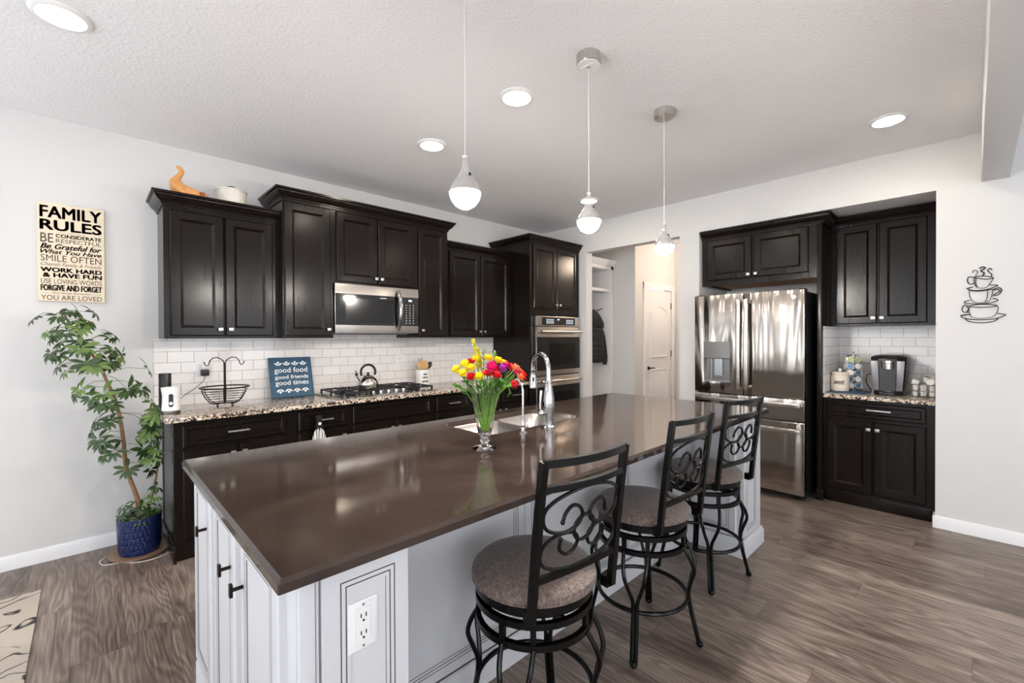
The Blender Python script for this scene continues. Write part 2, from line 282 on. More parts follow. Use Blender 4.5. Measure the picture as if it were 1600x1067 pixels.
# ------------------------------------------------------------------ mesh builder
ORG = {}
class MB:
    def __init__(s): s.bm = bmesh.new()
    def box(s, x0, x1, y0, y1, z0, z1, mi=0):
        x0, x1 = sorted((x0, x1)); y0, y1 = sorted((y0, y1)); z0, z1 = sorted((z0, z1))
        v = [s.bm.verts.new(c) for c in ((x0,y0,z0),(x1,y0,z0),(x1,y1,z0),(x0,y1,z0),(x0,y0,z1),(x1,y0,z1),(x1,y1,z1),(x0,y1,z1))]
        for f in ((0,3,2,1),(4,5,6,7),(0,1,5,4),(1,2,6,5),(2,3,7,6),(3,0,4,7)):
            s.bm.faces.new([v[i] for i in f]).material_index = mi
        return s
    def obox(s, c, U, V, N, hu, hv, hn, mi=0):
        c, U, V, N = map(Vector, (c, U, V, N)); v = []
        for n in (-1, 1):
            for a, b in ((-1,-1),(1,-1),(1,1),(-1,1)): v.append(s.bm.verts.new(c+U*hu*a+V*hv*b+N*hn*n))
        for f in ((0,3,2,1),(4,5,6,7),(0,1,5,4),(1,2,6,5),(2,3,7,6),(3,0,4,7)): s.bm.faces.new([v[i] for i in f]).material_index = mi
        return s
    def loft(s, loops, closed=False, cap=True, mi=0, mis=None):
        L = [[s.bm.verts.new(p) for p in l] for l in loops]; n = len(L[0]); K = len(L)
        for k in range(K if closed else K-1):
            a, b = L[k], L[(k+1) % K]
            for i in range(n):
                f = s.bm.faces.new((a[i], a[(i+1) % n], b[(i+1) % n], b[i])); f.material_index = mis[k] if mis else mi
        if cap and not closed:
            s.bm.faces.new(L[0][::-1]).material_index = mi; s.bm.faces.new(L[-1]).material_index = (mis[-1] if mis else mi)
        return s
    def tube(s, pts, r, n=8, closed=False, rx=None, flat=None, mi=0, rot=0):
        pts = [Vector(p) for p in pts]; K = len(pts); loops = []
        t0 = (pts[1]-pts[0]).normalized(); ref = Vector((0,0,1)) if abs(t0.z) < 0.9 else Vector((1,0,0))
        if flat: ref = Vector(flat)
        nrm = (ref - t0*ref.dot(t0)).normalized(); prev = t0
        for k in range(K):
            if closed: t = (pts[(k+1) % K]-pts[k-1]).normalized()
            elif k == 0: t = t0
            elif k == K-1: t = (pts[-1]-pts[-2]).normalized()
            else: t = ((pts[k+1]-pts[k]).normalized()+(pts[k]-pts[k-1]).normalized()).normalized()
            if flat: nrm = (Vector(flat)-t*Vector(flat).dot(t)).normalized()
            else: q = prev.rotation_difference(t); nrm = (q @ nrm); nrm = (nrm-t*nrm.dot(t)).normalized()
            prev = t; bn = t.cross(nrm)
            rr = r[k] if isinstance(r, (list, tuple)) else r; r2 = rx if rx else rr
            if n == 4: loops.append([pts[k]+nrm*rr*a+bn*r2*b for a, b in ((1,1),(-1,1),(-1,-1),(1,-1))])
            else: loops.append([pts[k]+nrm*rr*math.cos(2*PI*i/n+rot)+bn*r2*math.sin(2*PI*i/n+rot) for i in range(n)])
        return s.loft(loops, closed=closed, mi=mi)
    def lathe(s, prof, c=(0,0,0), n=24, axis=(0,0,1), ref=None, mi=0, wob=None, sx=1, sy=1, mis=None):
        A = Vector(axis).normalized(); ref = Vector(ref) if ref else (Vector((1,0,0)) if abs(A.x) < 0.9 else Vector((0,1,0)))
        U = (ref-A*ref.dot(A)).normalized(); V = A.cross(U); c = Vector(c); loops = []
        for r, z in prof:
            r = max(r, 1e-4)
            loops.append([c+A*z+U*(r*sx*(1+(wob(i/n, z) if wob else 0))*math.cos(2*PI*i/n))+V*(r*sy*(1+(wob(i/n, z) if wob else 0))*math.sin(2*PI*i/n)) for i in range(n)])
        return s.loft(loops, mi=mi, mis=mis)
    def ball(s, c, r, n=12, sc=(1,1,1), mi=0, rot=None):
        c = Vector(c); loops = []; m = max(4, n//2)
        for k in range(m+1):
            a = PI*k/m; z = -math.cos(a); q = max(math.sin(a), 1e-3)
            l = [Vector((q*math.cos(2*PI*i/n)*r*sc[0], q*math.sin(2*PI*i/n)*r*sc[1], z*r*sc[2])) for i in range(n)]
            if rot: l = [rot @ p for p in l]
            loops.append([c+p for p in l])
        return s.loft(loops, mi=mi)
    def rings(s, O, U, V, N, w, h, prof, mis=None, mi=0):
        O, U, V, N = map(Vector, (O, U, V, N)); loops = []
        for ins, out in prof:
            loops.append([O+U*a+V*b+N*out for a, b in ((ins,ins),(w-ins,ins),(w-ins,h-ins),(ins,h-ins))])
        return s.loft(loops, mis=mis, mi=mi)
    def sweep(s, path, prof, side=1, mi=0):
        """profile (out, z) swept along an open xy path with mitred corners; out is to the right of travel * side"""
        P = [Vector((p[0], p[1], 0)) for p in path]; loops = []
        for k in range(len(P)):
            ds = []
            if k > 0: ds.append((P[k]-P[k-1]).normalized())
            if k < len(P)-1: ds.append((P[k+1]-P[k]).normalized())
            ns = [Vector((d.y, -d.x, 0))*side for d in ds]
            m = sum(ns, Vector()).normalized(); m = m/ m.dot(ns[0])
            loops.append([P[k]+m*o+Vector((0,0,z)) for o, z in prof])
        return s.loft(loops, mi=mi)
    def prism(s, pts, O, U, V, N, t, mi=0):
        O, U, V, N = map(Vector, (O, U, V, N))
        return s.loft([[O+U*a+V*b for a, b in pts], [O+U*a+V*b+N*t for a, b in pts]], mi=mi)
    def face(s, pts, mi=0): s.bm.faces.new([s.bm.verts.new(p) for p in pts]).material_index = mi; return s
    def build(s, name, mats, parent=None, smooth=True, bevel=0, seg=2, ang=0.6, label=None, keep=False, sub=0, recalc=True):
        bm = s.bm
        if recalc: bmesh.ops.recalc_face_normals(bm, faces=bm.faces)
        if bevel:
            es = [e for e in bm.edges if len(e.link_faces) == 2 and e.calc_face_angle(0) > 0.5]
            bmesh.ops.bevel(bm, geom=es, offset=bevel, segments=seg, affect='EDGES', clamp_overlap=True, profile=0.6)
        if sub: bmesh.ops.subdivide_edges(bm, edges=bm.edges, cuts=sub, use_grid_fill=True)
        for f in bm.faces: f.smooth = smooth
        for e in bm.edges:
            if len(e.link_faces) == 2 and e.calc_face_angle(0) > ang: e.smooth = False
        org = Vector((0,0,0))
        if parent is not None: org = ORG[parent.name]
        elif not keep:
            vs = [v.co for v in bm.verts]
            org = Vector(((min(v.x for v in vs)+max(v.x for v in vs))/2, (min(v.y for v in vs)+max(v.y for v in vs))/2, min(v.z for v in vs)))
        bmesh.ops.translate(bm, verts=bm.verts, vec=-org)
        me = bpy.data.meshes.new(name); bm.to_mesh(me); bm.free()
        for m in (mats if isinstance(mats, (list, tuple)) else [mats]): me.materials.append(m)
        o = bpy.data.objects.new(name, me); COL.objects.link(o)
        if parent is not None: o.parent = parent
        else: o.location = org
        ORG[o.name] = org
        if label: o['label'] = label
        return o
def tag(o, label, cat, group=None, kind=None):
    if label: o['label'] = label
    if cat: o['category'] = cat
    if group: o['group'] = group
    if kind: o['kind'] = kind
    return o
def thing(name, label, cat, loc, group=None):
    o = bpy.data.objects.new(name, None); COL.objects.link(o); o.location = loc; o.empty_display_size = 0.05
    ORG[o.name] = Vector(loc); return tag(o, label, cat, group)
def struct(o): o['kind'] = 'structure'; return o
def copy_tree(o, parent=None):
    c = o.copy(); COL.objects.link(c)
    if parent is not None: c.parent = parent
    for ch in list(o.children): copy_tree(ch, c)
    return c
def text_geo(mb, s, O, U, V, N, w, h, t=0.001, bold=0.0, shear=0.0, mi=0):
    """lettering fitted into a w x h rectangle at O, as thin solid geometry"""
    if bold > .009:
        k = bold*.14*h
        for du, dv in ((-k, -k*.6), (-k, k*.6), (0, 0), (k, k*.6), (k, -k*.6)): text_geo(mb, s, Vector(O)+Vector(U)*du+Vector(V)*dv, U, V, N, w, h, t, 0, shear, mi)
        return
    cu = bpy.data.curves.new('t', 'FONT'); cu.body = s; cu.offset = bold; cu.shear = shear; cu.extrude = 0.01; cu.resolution_u = 3
    ob = bpy.data.objects.new('t', cu); COL.objects.link(ob)
    dg = bpy.context.evaluated_depsgraph_get(); me = bpy.data.meshes.new_from_object(ob.evaluated_get(dg))
    bpy.data.objects.remove(ob); xs = [v.co.x for v in me.vertices]; ys = [v.co.y for v in me.vertices]
    x0, x1, y0, y1 = min(xs), max(xs), min(ys), max(ys); O, U, V, N = map(Vector, (O, U, V, N)); vs = []
    for v in me.vertices:
        a = (v.co.x-x0)/(x1-x0)*w; b = (v.co.y-y0)/(y1-y0)*h
        vs.append(mb.bm.verts.new(O+U*a+V*b+N*(t if v.co.z > 0 else 0)))
    for f in me.polygons:
        try: mb.bm.faces.new([vs[i] for i in f.vertices]).material_index = mi
        except ValueError: pass
    bpy.data.meshes.remove(me)
X_, Y_, Z_ = Vector((1,0,0)), Vector((0,1,0)), Vector((0,0,1))
H = 2.743

# ------------------------------------------------------------------ the room shell
XB = -9.5; YF = -9.0
struct(MB().box(XB, 3.2, YF, 0.0, -0.1, 0).box(0, 3.2, 0, 1.2, -0.1, 0).build('floor', FLOORM, keep=True))
struct(MB().box(XB, -5.9, YF, -0.02, 0, .004).box(-5.9, 0, YF, -5.4, 0, .004).build('added_bounce_carpet', mat('pale_bounce_carpet', lin(218, 216, 216), .95, bump=.6, bscale=300), keep=True))  # pale carpet added out of view to bounce daylight up to the ceiling
struct(MB().box(XB, 3.2, YF, 1.2, H, H+0.1).build('ceiling', CEIL, keep=True))
b = MB(); b.box(XB-.15, -8.2, 0, .15, 0, H); b.box(-6.0, 0.12, 0, .15, 0, H); b.box(-8.2, -6.0, 0, .15, 2.2, H)
struct(b.build('wall_left', WALL, keep=True))
b = MB(); b.box(0, .12, -.711, 0, 0, H); b.box(0, .12, -1.886, -.711, 2.397, H); b.box(0, .12, -2.085, -1.886, 0, H)
b.box(0, .12, -3.779, -2.085, 2.404, H); b.box(0, .12, YF, -3.779, 0, H)
b.box(.12, .72, -2.085, -1.97, 0, H); b.box(.72, .84, -3.9, -1.97, 0, H); b.box(.12, .72, -3.9, -3.779, 0, H); b.box(.12, .72, -3.779, -2.085, 2.404, 2.5)
struct(b.build('wall_right', WALL, keep=True))
b = MB(); zs = (0.45, 2.45)
for y0, y1 in ((YF, -7.5), (-4.9, -3.7), (-1.1, .15)): b.box(XB-.15, XB, y0, y1, 0, H)
for y0, y1 in ((-7.5, -4.9), (-3.7, -1.1)): b.box(XB-.15, XB, y0, y1, 0, zs[0]); b.box(XB-.15, XB, y0, y1, zs[1], H)
struct(b.build('wall_back', WALL, keep=True))
b = MB()
for x0, x1 in ((XB, -7.8), (-4.6, -3.0), (-0.8, .12)): b.box(x0, x1, YF-.15, YF, 0, H)
for x0, x1 in ((-7.8, -4.6), (-3.0, -0.8)): b.box(x0, x1, YF-.15, YF, 0, zs[0]); b.box(x0, x1, YF-.15, YF, zs[1], H)
struct(b.build('wall_front', WALL, keep=True))
def winframe(name, p0, p1, ax, z0, z1, nm_=3):
    b = MB(); w = .05
    def bx(a0, a1, c0, c1):
        if ax == 'y': b.box(p0[0]-.06, p0[0]-.02, a0, a1, c0, c1)
        else: b.box(a0, a1, p0[1]-.06 if p0[1] < -1 else p0[1]+.02, p0[1]-.02 if p0[1] < -1 else p0[1]+.06, c0, c1)
    i = 1 if ax == 'y' else 0; a0, a1 = p0[i], p1[i]
    bx(a0, a1, z0, z0+w); bx(a0, a1, z1-w, z1)
    for k in range(nm_+1): c = a0+(a1-a0-w)*k/nm_; bx(c, c+w, z0+w, z1-w)
    struct(b.build(name, TRIM, keep=True))
winframe('window_1', (XB, -7.5), (XB, -4.9), 'y', *zs); winframe('window_2', (XB, -3.7), (XB, -1.1), 'y', *zs)
winframe('window_3', (-7.8, YF), (-4.6, YF), 'x', *zs); winframe('window_4', (-3.0, YF), (-0.8, YF), 'x', *zs, nm_=2)
winframe('window_5', (-8.2, 0), (-6.0, 0), 'x', 0.0, 2.2, nm_=2)
struct(MB().box(XB, 0, -4.13, -3.998, 2.404, H).build('trim_1', WALL, keep=True, bevel=0.012))
# mudroom behind the opening
b = MB(); b.box(0.82, 3.2, -0.89, -0.78, 2.07, H); b.box(0.82, 1.08, -0.89, -0.78, 0, 2.07); b.box(1.82, 3.2, -0.89, -0.78, 0, 2.07)
b.box(0.82, 0.93, -0.78, 0.3, 0, H); b.box(.12, .93, 0.0, .12, 0, H)
struct(b.build('wall_mudroom', WALL, keep=True))
struct(MB().box(1.93, 2.05, -4.5, -.89, 0, H).build('wall_hall', WALL, keep=True))
struct(MB().box(.84, 1.93, -4.6, -4.5, 0, H).build('wall_hall_end', WALL, keep=True))
BBP = [(0, 0), (.013, 0), (.013, .07), (.009, .082), (0, .086)]
struct(MB().sweep([(-6.0, 0), (-4.01, 0)], BBP).build('baseboard_left', TRIM, keep=True))
b = MB(); b.sweep([(.0, -3.779), (0, YF)], BBP); b.sweep([(.10, -3.7795), (0, -3.7795)], [(-.013+a, z) for a, z in BBP]) if False else None
b.box(-.013, .09, -3.779, -3.766, 0, .084)
struct(b.build('baseboard_right', TRIM, keep=True))
struct(MB().sweep([(0, -1.89), (0, -2.08)], BBP).build('baseboard_opening', TRIM, keep=True))
# mudroom door
d = struct(MB().box(1.108, 1.812, -.885, -.85, 0.01, 2.03).build('door_1', TRIM, keep=True)); 
b = MB()
def arch(x0, x1, z0, z1, rise, n=10):
    p = [(x0, z0), (x1, z0)]
    for i in range(n+1):
        t = i/n; x = x1+(x0-x1)*t; p.append((x, z1+rise*math.sin(PI*t)))
    return p
def framed(b, pts, y, wd):
    cx = sum(p[0] for p in pts)/len(pts); cz = sum(p[1] for p in pts)/len(pts)
    def ins(d): return [(cx+(x-cx)*(1-d/max(abs(x-cx), .12)), cz+(z-cz)*(1-d/max(abs(z-cz), .2))) for x, z in pts]
    b.loft([[Vector((x, y, z)) for x, z in ins(0)], [Vector((x, y-.012, z)) for x, z in ins(.008)], [Vector((x, y-.012, z)) for x, z in ins(.016)], [Vector((x, y-.003, z)) for x, z in ins(.026)], [Vector((x, y-.003, z)) for x, z in ins(.05)], [Vector((x, y-.009, z)) for x, z in ins(.075)]])
framed(b, arch(1.22, 1.70, 1.08, 1.72, .09), -.885, .02); framed(b, arch(1.22, 1.70, .18, .92, 0), -.885, .02)
b.build('door_panel', TRIM, d)
b = MB(); b.lathe([(.026, 0), (.026, .008), (.012, .012), (.010, .05)], (1.165, -.885, .945), 16, axis=(0, -1, 0)); b.tube([(1.165, -.93, .945), (1.20, -.935, .95), (1.27, -.93, .94)], .008)
b.build('door_handle', BRONZE, d)
for z in (1.82, 1.13): MB().box(1.806, 1.82, -.9, -.884, z-.045, z+.045).build('hinge', DARKSTEEL, d)
b = MB(); b.box(1.02, 1.105, -.908, -.89, 0, 2.115); b.box(1.815, 1.90, -.908, -.89, 0, 2.115); b.box(1.02, 1.90, -.91, -.89, 2.035, 2.115)
struct(b.build('trim_2', TRIM, keep=True, bevel=.004))
# backsplashes
struct(MB().box(-4.04, -.885, -.008, 0, .893, 1.372).box(-2.98, -2.13, -.008, 0, 1.372, 1.43).build('tile_backsplash', TILE_A, keep=True))
struct(MB().box(.712, .72, -3.779, -3.09, .893, 1.455).build('tile_backsplash', TILE_B, keep=True))
TILE_C = tile('subway_tile_side', 0, 0.02, -0.893+0.0015)
struct(MB().box(.10, .712, -3.098, -3.09, .893, 1.455).build('tile_backsplash', TILE_C, keep=True))

# ------------------------------------------------------------------ cabinetry
DOORP = [(0, 0), (0, .012), (.007, .02), (.055, .02), (.057, .0185), (.071, .0085), (.074, .0085)]
WP = [(0, 0), (0, .015), (.004, .02), (.040, .02), (.0406, .0175), (.0426, .0175), (.0432, .02), (.052, .02), (.0526, .0175), (.0546, .0175), (.0552, .02), (.064, .02), (.0646, .0175), (.0676, .0175)]
WM = [0, 0, 0, 1, 1, 1, 0, 1, 1, 1, 0, 1, 0]
def knob(door, p, N, m=NICKEL, w=.014, h=.011):
    N = Vector(N); U = N.cross(Z_); b = MB(); p = Vector(p)
    b.tube([p, p+N*.02], .005, 8); b.obox(p+N*.023, U, Z_, N, w, h, .004)
    return b.build('knob', m, door, bevel=.0015)
def pull(door, p, N, L=.10, name='handle'):
    N = Vector(N); U = N.cross(Z_); b = MB(); p = Vector(p)
    for s in (-1, 1): b.tube([p+U*s*(L/2-.01), p+U*s*(L/2-.01)+N*.026], .004, 8)
    b.obox(p+N*.028, U, Z_, N, L/2, .005, .004); return b.build(name, NICKEL, door, bevel=.0015)
def front(cab, name, axis, face, a0, a1, z0, z1, prof=DOORP, m=BLACK, mis=None):
    """a door or drawer front on plane y=face (axis 'y', facing -y) or x=face (axis 'x', facing -x)"""
    b = MB()
    if min(a1-a0, z1-z0) < .17: prof = [(i*.5 if i > .01 else i, o) for i, o in prof]
    if axis == 'y': b.rings((a0, face+.02, z0), X_, Z_, -Y_, a1-a0, z1-z0, prof, mis=mis)
    else: b.rings((face+.02, a1, z0), -Y_, Z_, -X_, a1-a0, z1-z0, prof, mis=mis)
    return b.build(name, m, cab, ang=.25)
CR = [(0, 0), (.008, 0), (.008, .013), (.015, .017), (.015, .024), (.022, .028), (.032, .036), (.046, .056), (.049, .062), (.049, .067), (.062, .071), (.062, .086), (0, .086)]
def crown(path, z, parent=None, name='crown_molding', h=.086):
    return MB().sweep(path, [(o, z+q*h/.086) for o, q in CR]).build(name, BLACK, parent, ang=.5)
NY = (0, -1, 0); NX = (-1, 0, 0)
G = 'black wall cabinets on the left wall'
# U1
c = thing('wall_cabinet', 'tall black two-door wall cabinet at the left end, figurine on top', 'cabinet', (-3.66, -.155, 1.372), G)
MB().box(-4.01, -3.317, -.31, -.001, 1.372, 2.245).build('body', BLACK, c)
d = front(c, 'door', 'y', -.33, -3.978, -3.674, 1.39, 2.222); knob(d, (-3.702, -.33, 1.435), NY)
d = front(c, 'door', 'y', -.33, -3.668, -3.362, 1.39, 2.222); knob(d, (-3.640, -.33, 1.435), NY)
crown([(-4.01, 0), (-4.01, -.312), (-3.317, -.312)], 2.243, c)
# mid group
c = thing('wall_cabinet', 'narrow black wall cabinet left of the microwave, one tall door', 'cabinet', (-3.13, -.2, 1.372), G)
MB().box(-3.316, -2.943, -.40, -.001, 1.372, 2.41).build('body', BLACK, c)
d = front(c, 'door', 'y', -.42, -3.308, -2.966, 1.388, 2.395); knob(d, (-2.99, -.42, 1.44), NY)
c = thing('wall_cabinet', 'short black two-door wall cabinet above the microwave', 'cabinet', (-2.55, -.2, 1.815), G)
MB().box(-2.942, -2.162, -.40, -.001, 1.817, 2.41).build('body', BLACK, c)
d = front(c, 'door', 'y', -.42, -2.916, -2.562, 1.83, 2.395); knob(d, (-2.585, -.42, 1.876), NY)
d = front(c, 'door', 'y', -.42, -2.556, -2.205, 1.83, 2.395); knob(d, (-2.533, -.42, 1.876), NY)
c = thing('wall_cabinet', 'narrow black wall cabinet right of the microwave, one tall door', 'cabinet', (-1.99, -.2, 1.372), G)
MB().box(-2.161, -1.822, -.40, -.001, 1.372, 2.41).build('body', BLACK, c)
d = front(c, 'door', 'y', -.42, -2.153, -1.85, 1.388, 2.395); knob(d, (-2.125, -.42, 1.44), NY)
o = crown([(-3.316, 0), (-3.316, -.402), (-1.822, -.402), (-1.822, 0)], 2.404)
tag(o, 'black crown molding along the tall middle wall cabinets and microwave', 'molding')
c = thing('wall_cabinet', 'black two-door wall cabinet between the microwave group and oven tower', 'cabinet', (-1.35, -.155, 1.372), G)
MB().box(-1.821, -.886, -.31, -.001, 1.372, 2.265).build('body', BLACK, c)
d = front(c, 'door', 'y', -.33, -1.745, -1.338, 1.39, 2.25); knob(d, (-1.362, -.33, 1.435), NY)
d = front(c, 'door', 'y', -.33, -1.326, -.915, 1.39, 2.25); knob(d, (-1.30, -.33, 1.435), NY)
crown([(-1.821, -.312), (-.886, -.312)], 2.248, c)
# oven tower
c = thing('oven_tower_cabinet', 'tall black cabinet tower holding the double wall oven in the corner', 'cabinet', (-.45, -.3, 0))
b = MB(); b.box(-.884, -.862, -.61, -.001, 0, 2.425); b.box(-.035, -.013, -.61, -.001, 0, 2.425); b.box(-.862, -.035, -.61, -.001, 1.625, 2.425)
b.box(-.862, -.035, -.61, -.001, 0, .42); b.box(-.862, -.035, -.02, -.001, .42, 1.625); b.box(-.862, -.83, -.611, -.59, .42, 1.625)
b.build('body', BLACK, c)
d = front(c, 'door', 'y', -.63, -.83, -.447, 1.70, 2.405); knob(d, (-.475, -.63, 1.74), NY)
d = front(c, 'door', 'y', -.63, -.441, -.055, 1.70, 2.405); knob(d, (-.413, -.63, 1.74), NY)
front(c, 'drawer', 'y', -.63, -.83, -.055, .13, .40)
crown([(-.884, 0), (-.884, -.612), (-.013, -.612)], 2.404, c)
# base cabinets on the left wall
GB = 'black base cabinets on the left wall'
def base(lbl, x0, x1, fronts):
    c = thing('base_cabinet', lbl, 'cabinet', ((x0+x1)/2, -.3, 0), GB)
    b = MB(); b.box(x0, x1, -.59, -.001, .10, .862); b.box(x0+(.0 if x0 < -3.9 else 0), x1, -.52 if x0 > -3.9 else -.585, -.001, 0, .10); b.build('body', BLACK, c)
    for k, a0, a1, z0, z1, kn in fronts:
        d = front(c, k, 'y', -.61, a0, a1, z0, z1)
        if kn == 'p': pull(d, ((a0+a1)/2, -.61, (z0+z1)/2), NY, .125)
        elif kn == 'l': knob(d, (a0+.03, -.61, z1-.05), NY)
        elif kn == 'r': knob(d, (a1-.03, -.61, z1-.05), NY)
    return c
cb = base('black base cabinet at the left end beside the potted plant', -3.992, -3.325, [('drawer', -3.955, -3.36, .70, .835, 'p'), ('door', -3.955, -3.66, .12, .68, 'r'), ('door', -3.654, -3.36, .12, .68, 'l')])
MB().rings((-3.992, -.02, .0), -Y_, Z_, -X_, .57, .86, [(0, 0), (0, .005), (.003, .008), (.05, .008), (.055, .004), (.06, .004)]).build('end_panel', BLACK, cb, ang=.25)
MB().box(-4.006, -3.99, -.62, -.001, 0, .10).build('base_molding', BLACK, cb, bevel=.004)
base('black base cabinet left of the cooktop, striped towel on its drawer', -3.324, -2.905, [('drawer', -3.278, -2.925, .70, .835, 'p'), ('door', -3.278, -2.925, .12, .68, 'r')])
base('wide black base cabinet directly under the gas cooktop', -2.904, -2.125, [('false_front', -2.875, -2.15, .70, .835, ''), ('door', -2.875, -2.516, .12, .68, 'r'), ('door', -2.51, -2.15, .12, .68, 'l')])
base('narrow black base cabinet just right of the cooktop below the crock', -2.124, -1.70, [('drawer', -2.095, -1.727, .70, .835, 'p'), ('drawer', -2.095, -1.727, .42, .68, 'p'), ('drawer', -2.095, -1.727, .12, .40, 'p')])
base('black base cabinet beside the oven tower, mostly behind the vase', -1.699, -.886, [('drawer', -1.67, -1.31, .70, .835, 'p'), ('drawer', -1.29, -.91, .70, .835, 'p'), ('door', -1.67, -1.31, .12, .68, 'r'), ('door', -1.29, -.91, .12, .68, 'l')])
tag(MB().box(-4.043, -.886, -.65, -.001, .863, .893).build('granite_countertop', GRANITE, bevel=.004), 'long speckled granite countertop along the left wall', 'countertop')

# fridge surround and coffee niche
c = thing('wall_cabinet', 'brown-black two-door cabinet above the stainless fridge, bare wood underside', 'cabinet', (.3, -2.57, 1.87))
b = MB(); b.box(.05, .71, -2.13, -2.10, 1.868, 2.33); b.box(.05, .71, -3.055, -3.03, 1.868, 2.33); b.box(.05, .71, -3.03, -2.13, 1.895, 2.33); b.box(.05, .07, -3.03, -2.13, 1.868, 1.895)
b.build('body', BLACK, c); MB().box(.10, .71, -3.029, -2.131, 1.885, 1.894).build('underside', OAK, c, label='bare orange wood underside')
d = front(c, 'door', 'x', .03, -2.552, -2.148, 1.915, 2.305); knob(d, (.03, -2.528, 1.945), NX)
d = front(c, 'door', 'x', .03, -2.995, -2.568, 1.915, 2.305); knob(d, (.03, -2.592, 1.945), NX)
crown([(.05, -2.098), (.05, -3.098), (.34, -3.098)], 2.315, c, h=.080)
c = tag(MB().box(.045, .71, -3.09, -3.056, 0, 2.33).box(.035, .06, -3.104, -3.05, 0, .09).build('fridge_end_panel', BLACK, bevel=.003), 'tall narrow black panel between the fridge and coffee niche', 'panel')
c = thing('wall_cabinet', 'black two-door wall cabinet above the coffee maker in the niche', 'cabinet', (.54, -3.44, 1.455))
MB().box(.37, .711, -3.778, -3.092, 1.455, 2.33).build('body', BLACK, c)
d = front(c, 'door', 'x', .35, -3.411, -3.133, 1.475, 2.31); knob(d, (.35, -3.388, 1.52), NX)
d = front(c, 'door', 'x', .35, -3.715, -3.420, 1.475, 2.31); knob(d, (.35, -3.443, 1.52), NX)
crown([(.37, -3.092), (.37, -3.778)], 2.318, c, h=.078)
c = thing('base_cabinet', 'black base cabinet in the niche, drawer over two doors', 'cabinet', (.4, -3.44, 0))
b = MB(); b.box(.10, .711, -3.778, -3.092, .0, .862); b.build('body', BLACK, c)
MB().box(.088, .0995, -3.765, -3.106, 0, .095).build('toe_board', BLACK, c, bevel=.004)
d = front(c, 'drawer', 'x', .08, -3.727, -3.115, .715, .838); pull(d, (.08, -3.455, .785), NX, .15)
d = front(c, 'door', 'x', .08, -3.416, -3.115, .115, .692); knob(d, (.08, -3.392, .632), NX)
d = front(c, 'door', 'x', .08, -3.727, -3.424, .115, .692); knob(d, (.08, -3.448, .632), NX)
tag(MB().box(.05, .711, -3.776, -3.098, .863, .893).build('granite_countertop', GRANITE, bevel=.004), 'short speckled granite countertop in the coffee niche', 'countertop')

# ------------------------------------------------------------------ island
isl = thing('kitchen_island', 'long white kitchen island with grey-glazed grooved panels under the brown quartz top', 'kitchen island', (-2.6, -2.4, 0))
b = MB(); b.box(-4.055, -3.79, -2.965, -1.83, .0, .86); b.box(-3.79, -2.99, -2.60, -1.83, 0, .86); b.box(-2.99, -2.17, -2.60, -1.83, 0, .66)
b.box(-2.17, -1.44, -2.60, -1.83, 0, .86); b.box(-1.44, -1.14, -2.965, -1.83, 0, .86); b.box(-2.99, -2.17, -2.60, -2.38, .66, .86); b.box(-2.99, -2.17, -1.86, -1.83, .66, .86)
b.build('body', CABWHITE, isl)
KB = BRONZE
for (y0, y1), (ky) in zip(((-2.155, -1.85), (-2.495, -2.215), (-2.90, -2.575)), (-2.10, -2.462, -2.605)):
    d = front(isl, 'door', 'x', -4.075, y0, y1, .12, .85, prof=WP, m=[CABWHITE, GLAZE], mis=WM)
    p = Vector((-4.075, ky, .70)); bb = MB(); bb.tube([p, p-X_*.026], .0055, 8); bb.obox(p-X_*.029, Y_, Z_, X_, .0085, .017, .004); bb.build('knob', KB, d, bevel=.0015)
def whitepanel(name, axis, face, a0, a1, z0, z1):
    return front(isl, name, axis, face, a0, a1, z0, z1, prof=WP, m=[CABWHITE, GLAZE], mis=WM)
b = MB(); b.box(-4.055, -4.022, -2.985, -2.965, 0, .858); b.box(-4.019, -4.012, -2.978, -2.965, 0, .858)
b.build('pilaster', CABWHITE, isl, bevel=.003)
MB().box(-1.185, -1.14, -2.985, -2.965, 0, .858).build('pilaster', CABWHITE, isl, bevel=.003)
p1 = whitepanel('front_panel', 'y', -2.985, -4.008, -3.792, .11, .858)
p2 = whitepanel('front_panel', 'y', -2.985, -1.438, -1.187, .11, .858)
for i in range(3):
    x0 = -3.788+i*.782; whitepanel('back_panel', 'y', -2.62, x0, x0+.78, .115, .858)
whitepanel('end_panel', 'x', -1.46, -2.94, -2.62, .115, .858)
b = MB(); PB = [(0, 0), (.016, 0), (.016, .085), (.010, .095), (.007, .108), (0, .112)]
b.sweep([(-4.056, -1.83), (-4.056, -2.986), (-3.789, -2.986)], PB); b.sweep([(-3.79, -2.621), (-1.461, -2.621), (-1.461, -2.986), (-1.139, -2.986), (-1.139, -1.83)], PB)
b.build('base_molding', CABWHITE, isl)
def outlet(name, O, U, V, N, w, h, m=WHITEP, parent=None):
    b = MB(); O, U, V, N = map(Vector, (O, U, V, N)); W2, H2 = w/2, h/2
    b.rings(O-U*W2-V*H2, U, V, N, w, h, [(0, 0), (0, .003), (.003, .005), (.018*w/.075, .005), (.018*w/.075, .0035), (.019*w/.075, .006)])
    for s in (-1, 1):
        for q in (-1, 1): b.obox(O+N*.0065+V*s*.020+U*q*.006+V*.003, U, V, N, .0012, .0045, .0006, mi=1)
        b.lathe([(.0026, 0), (.0026, .0012)], O+N*.006+V*s*.020-V*.0085, 8, axis=N, mi=1)
        b.lathe([(.0028, 0), (.0028, .0015)], O+N*.005+V*s*(H2*.83), 8, axis=N, mi=2)
    o = b.build(name, [m, INK, GREYPLAST], parent); return o
outlet('outlet', (-3.915, -2.9826, .703), X_, Z_, -Y_, .072, .115, parent=isl)
outlet('outlet', (-1.315, -2.9826, .71), X_, Z_, -Y_, .072, .115, parent=isl)
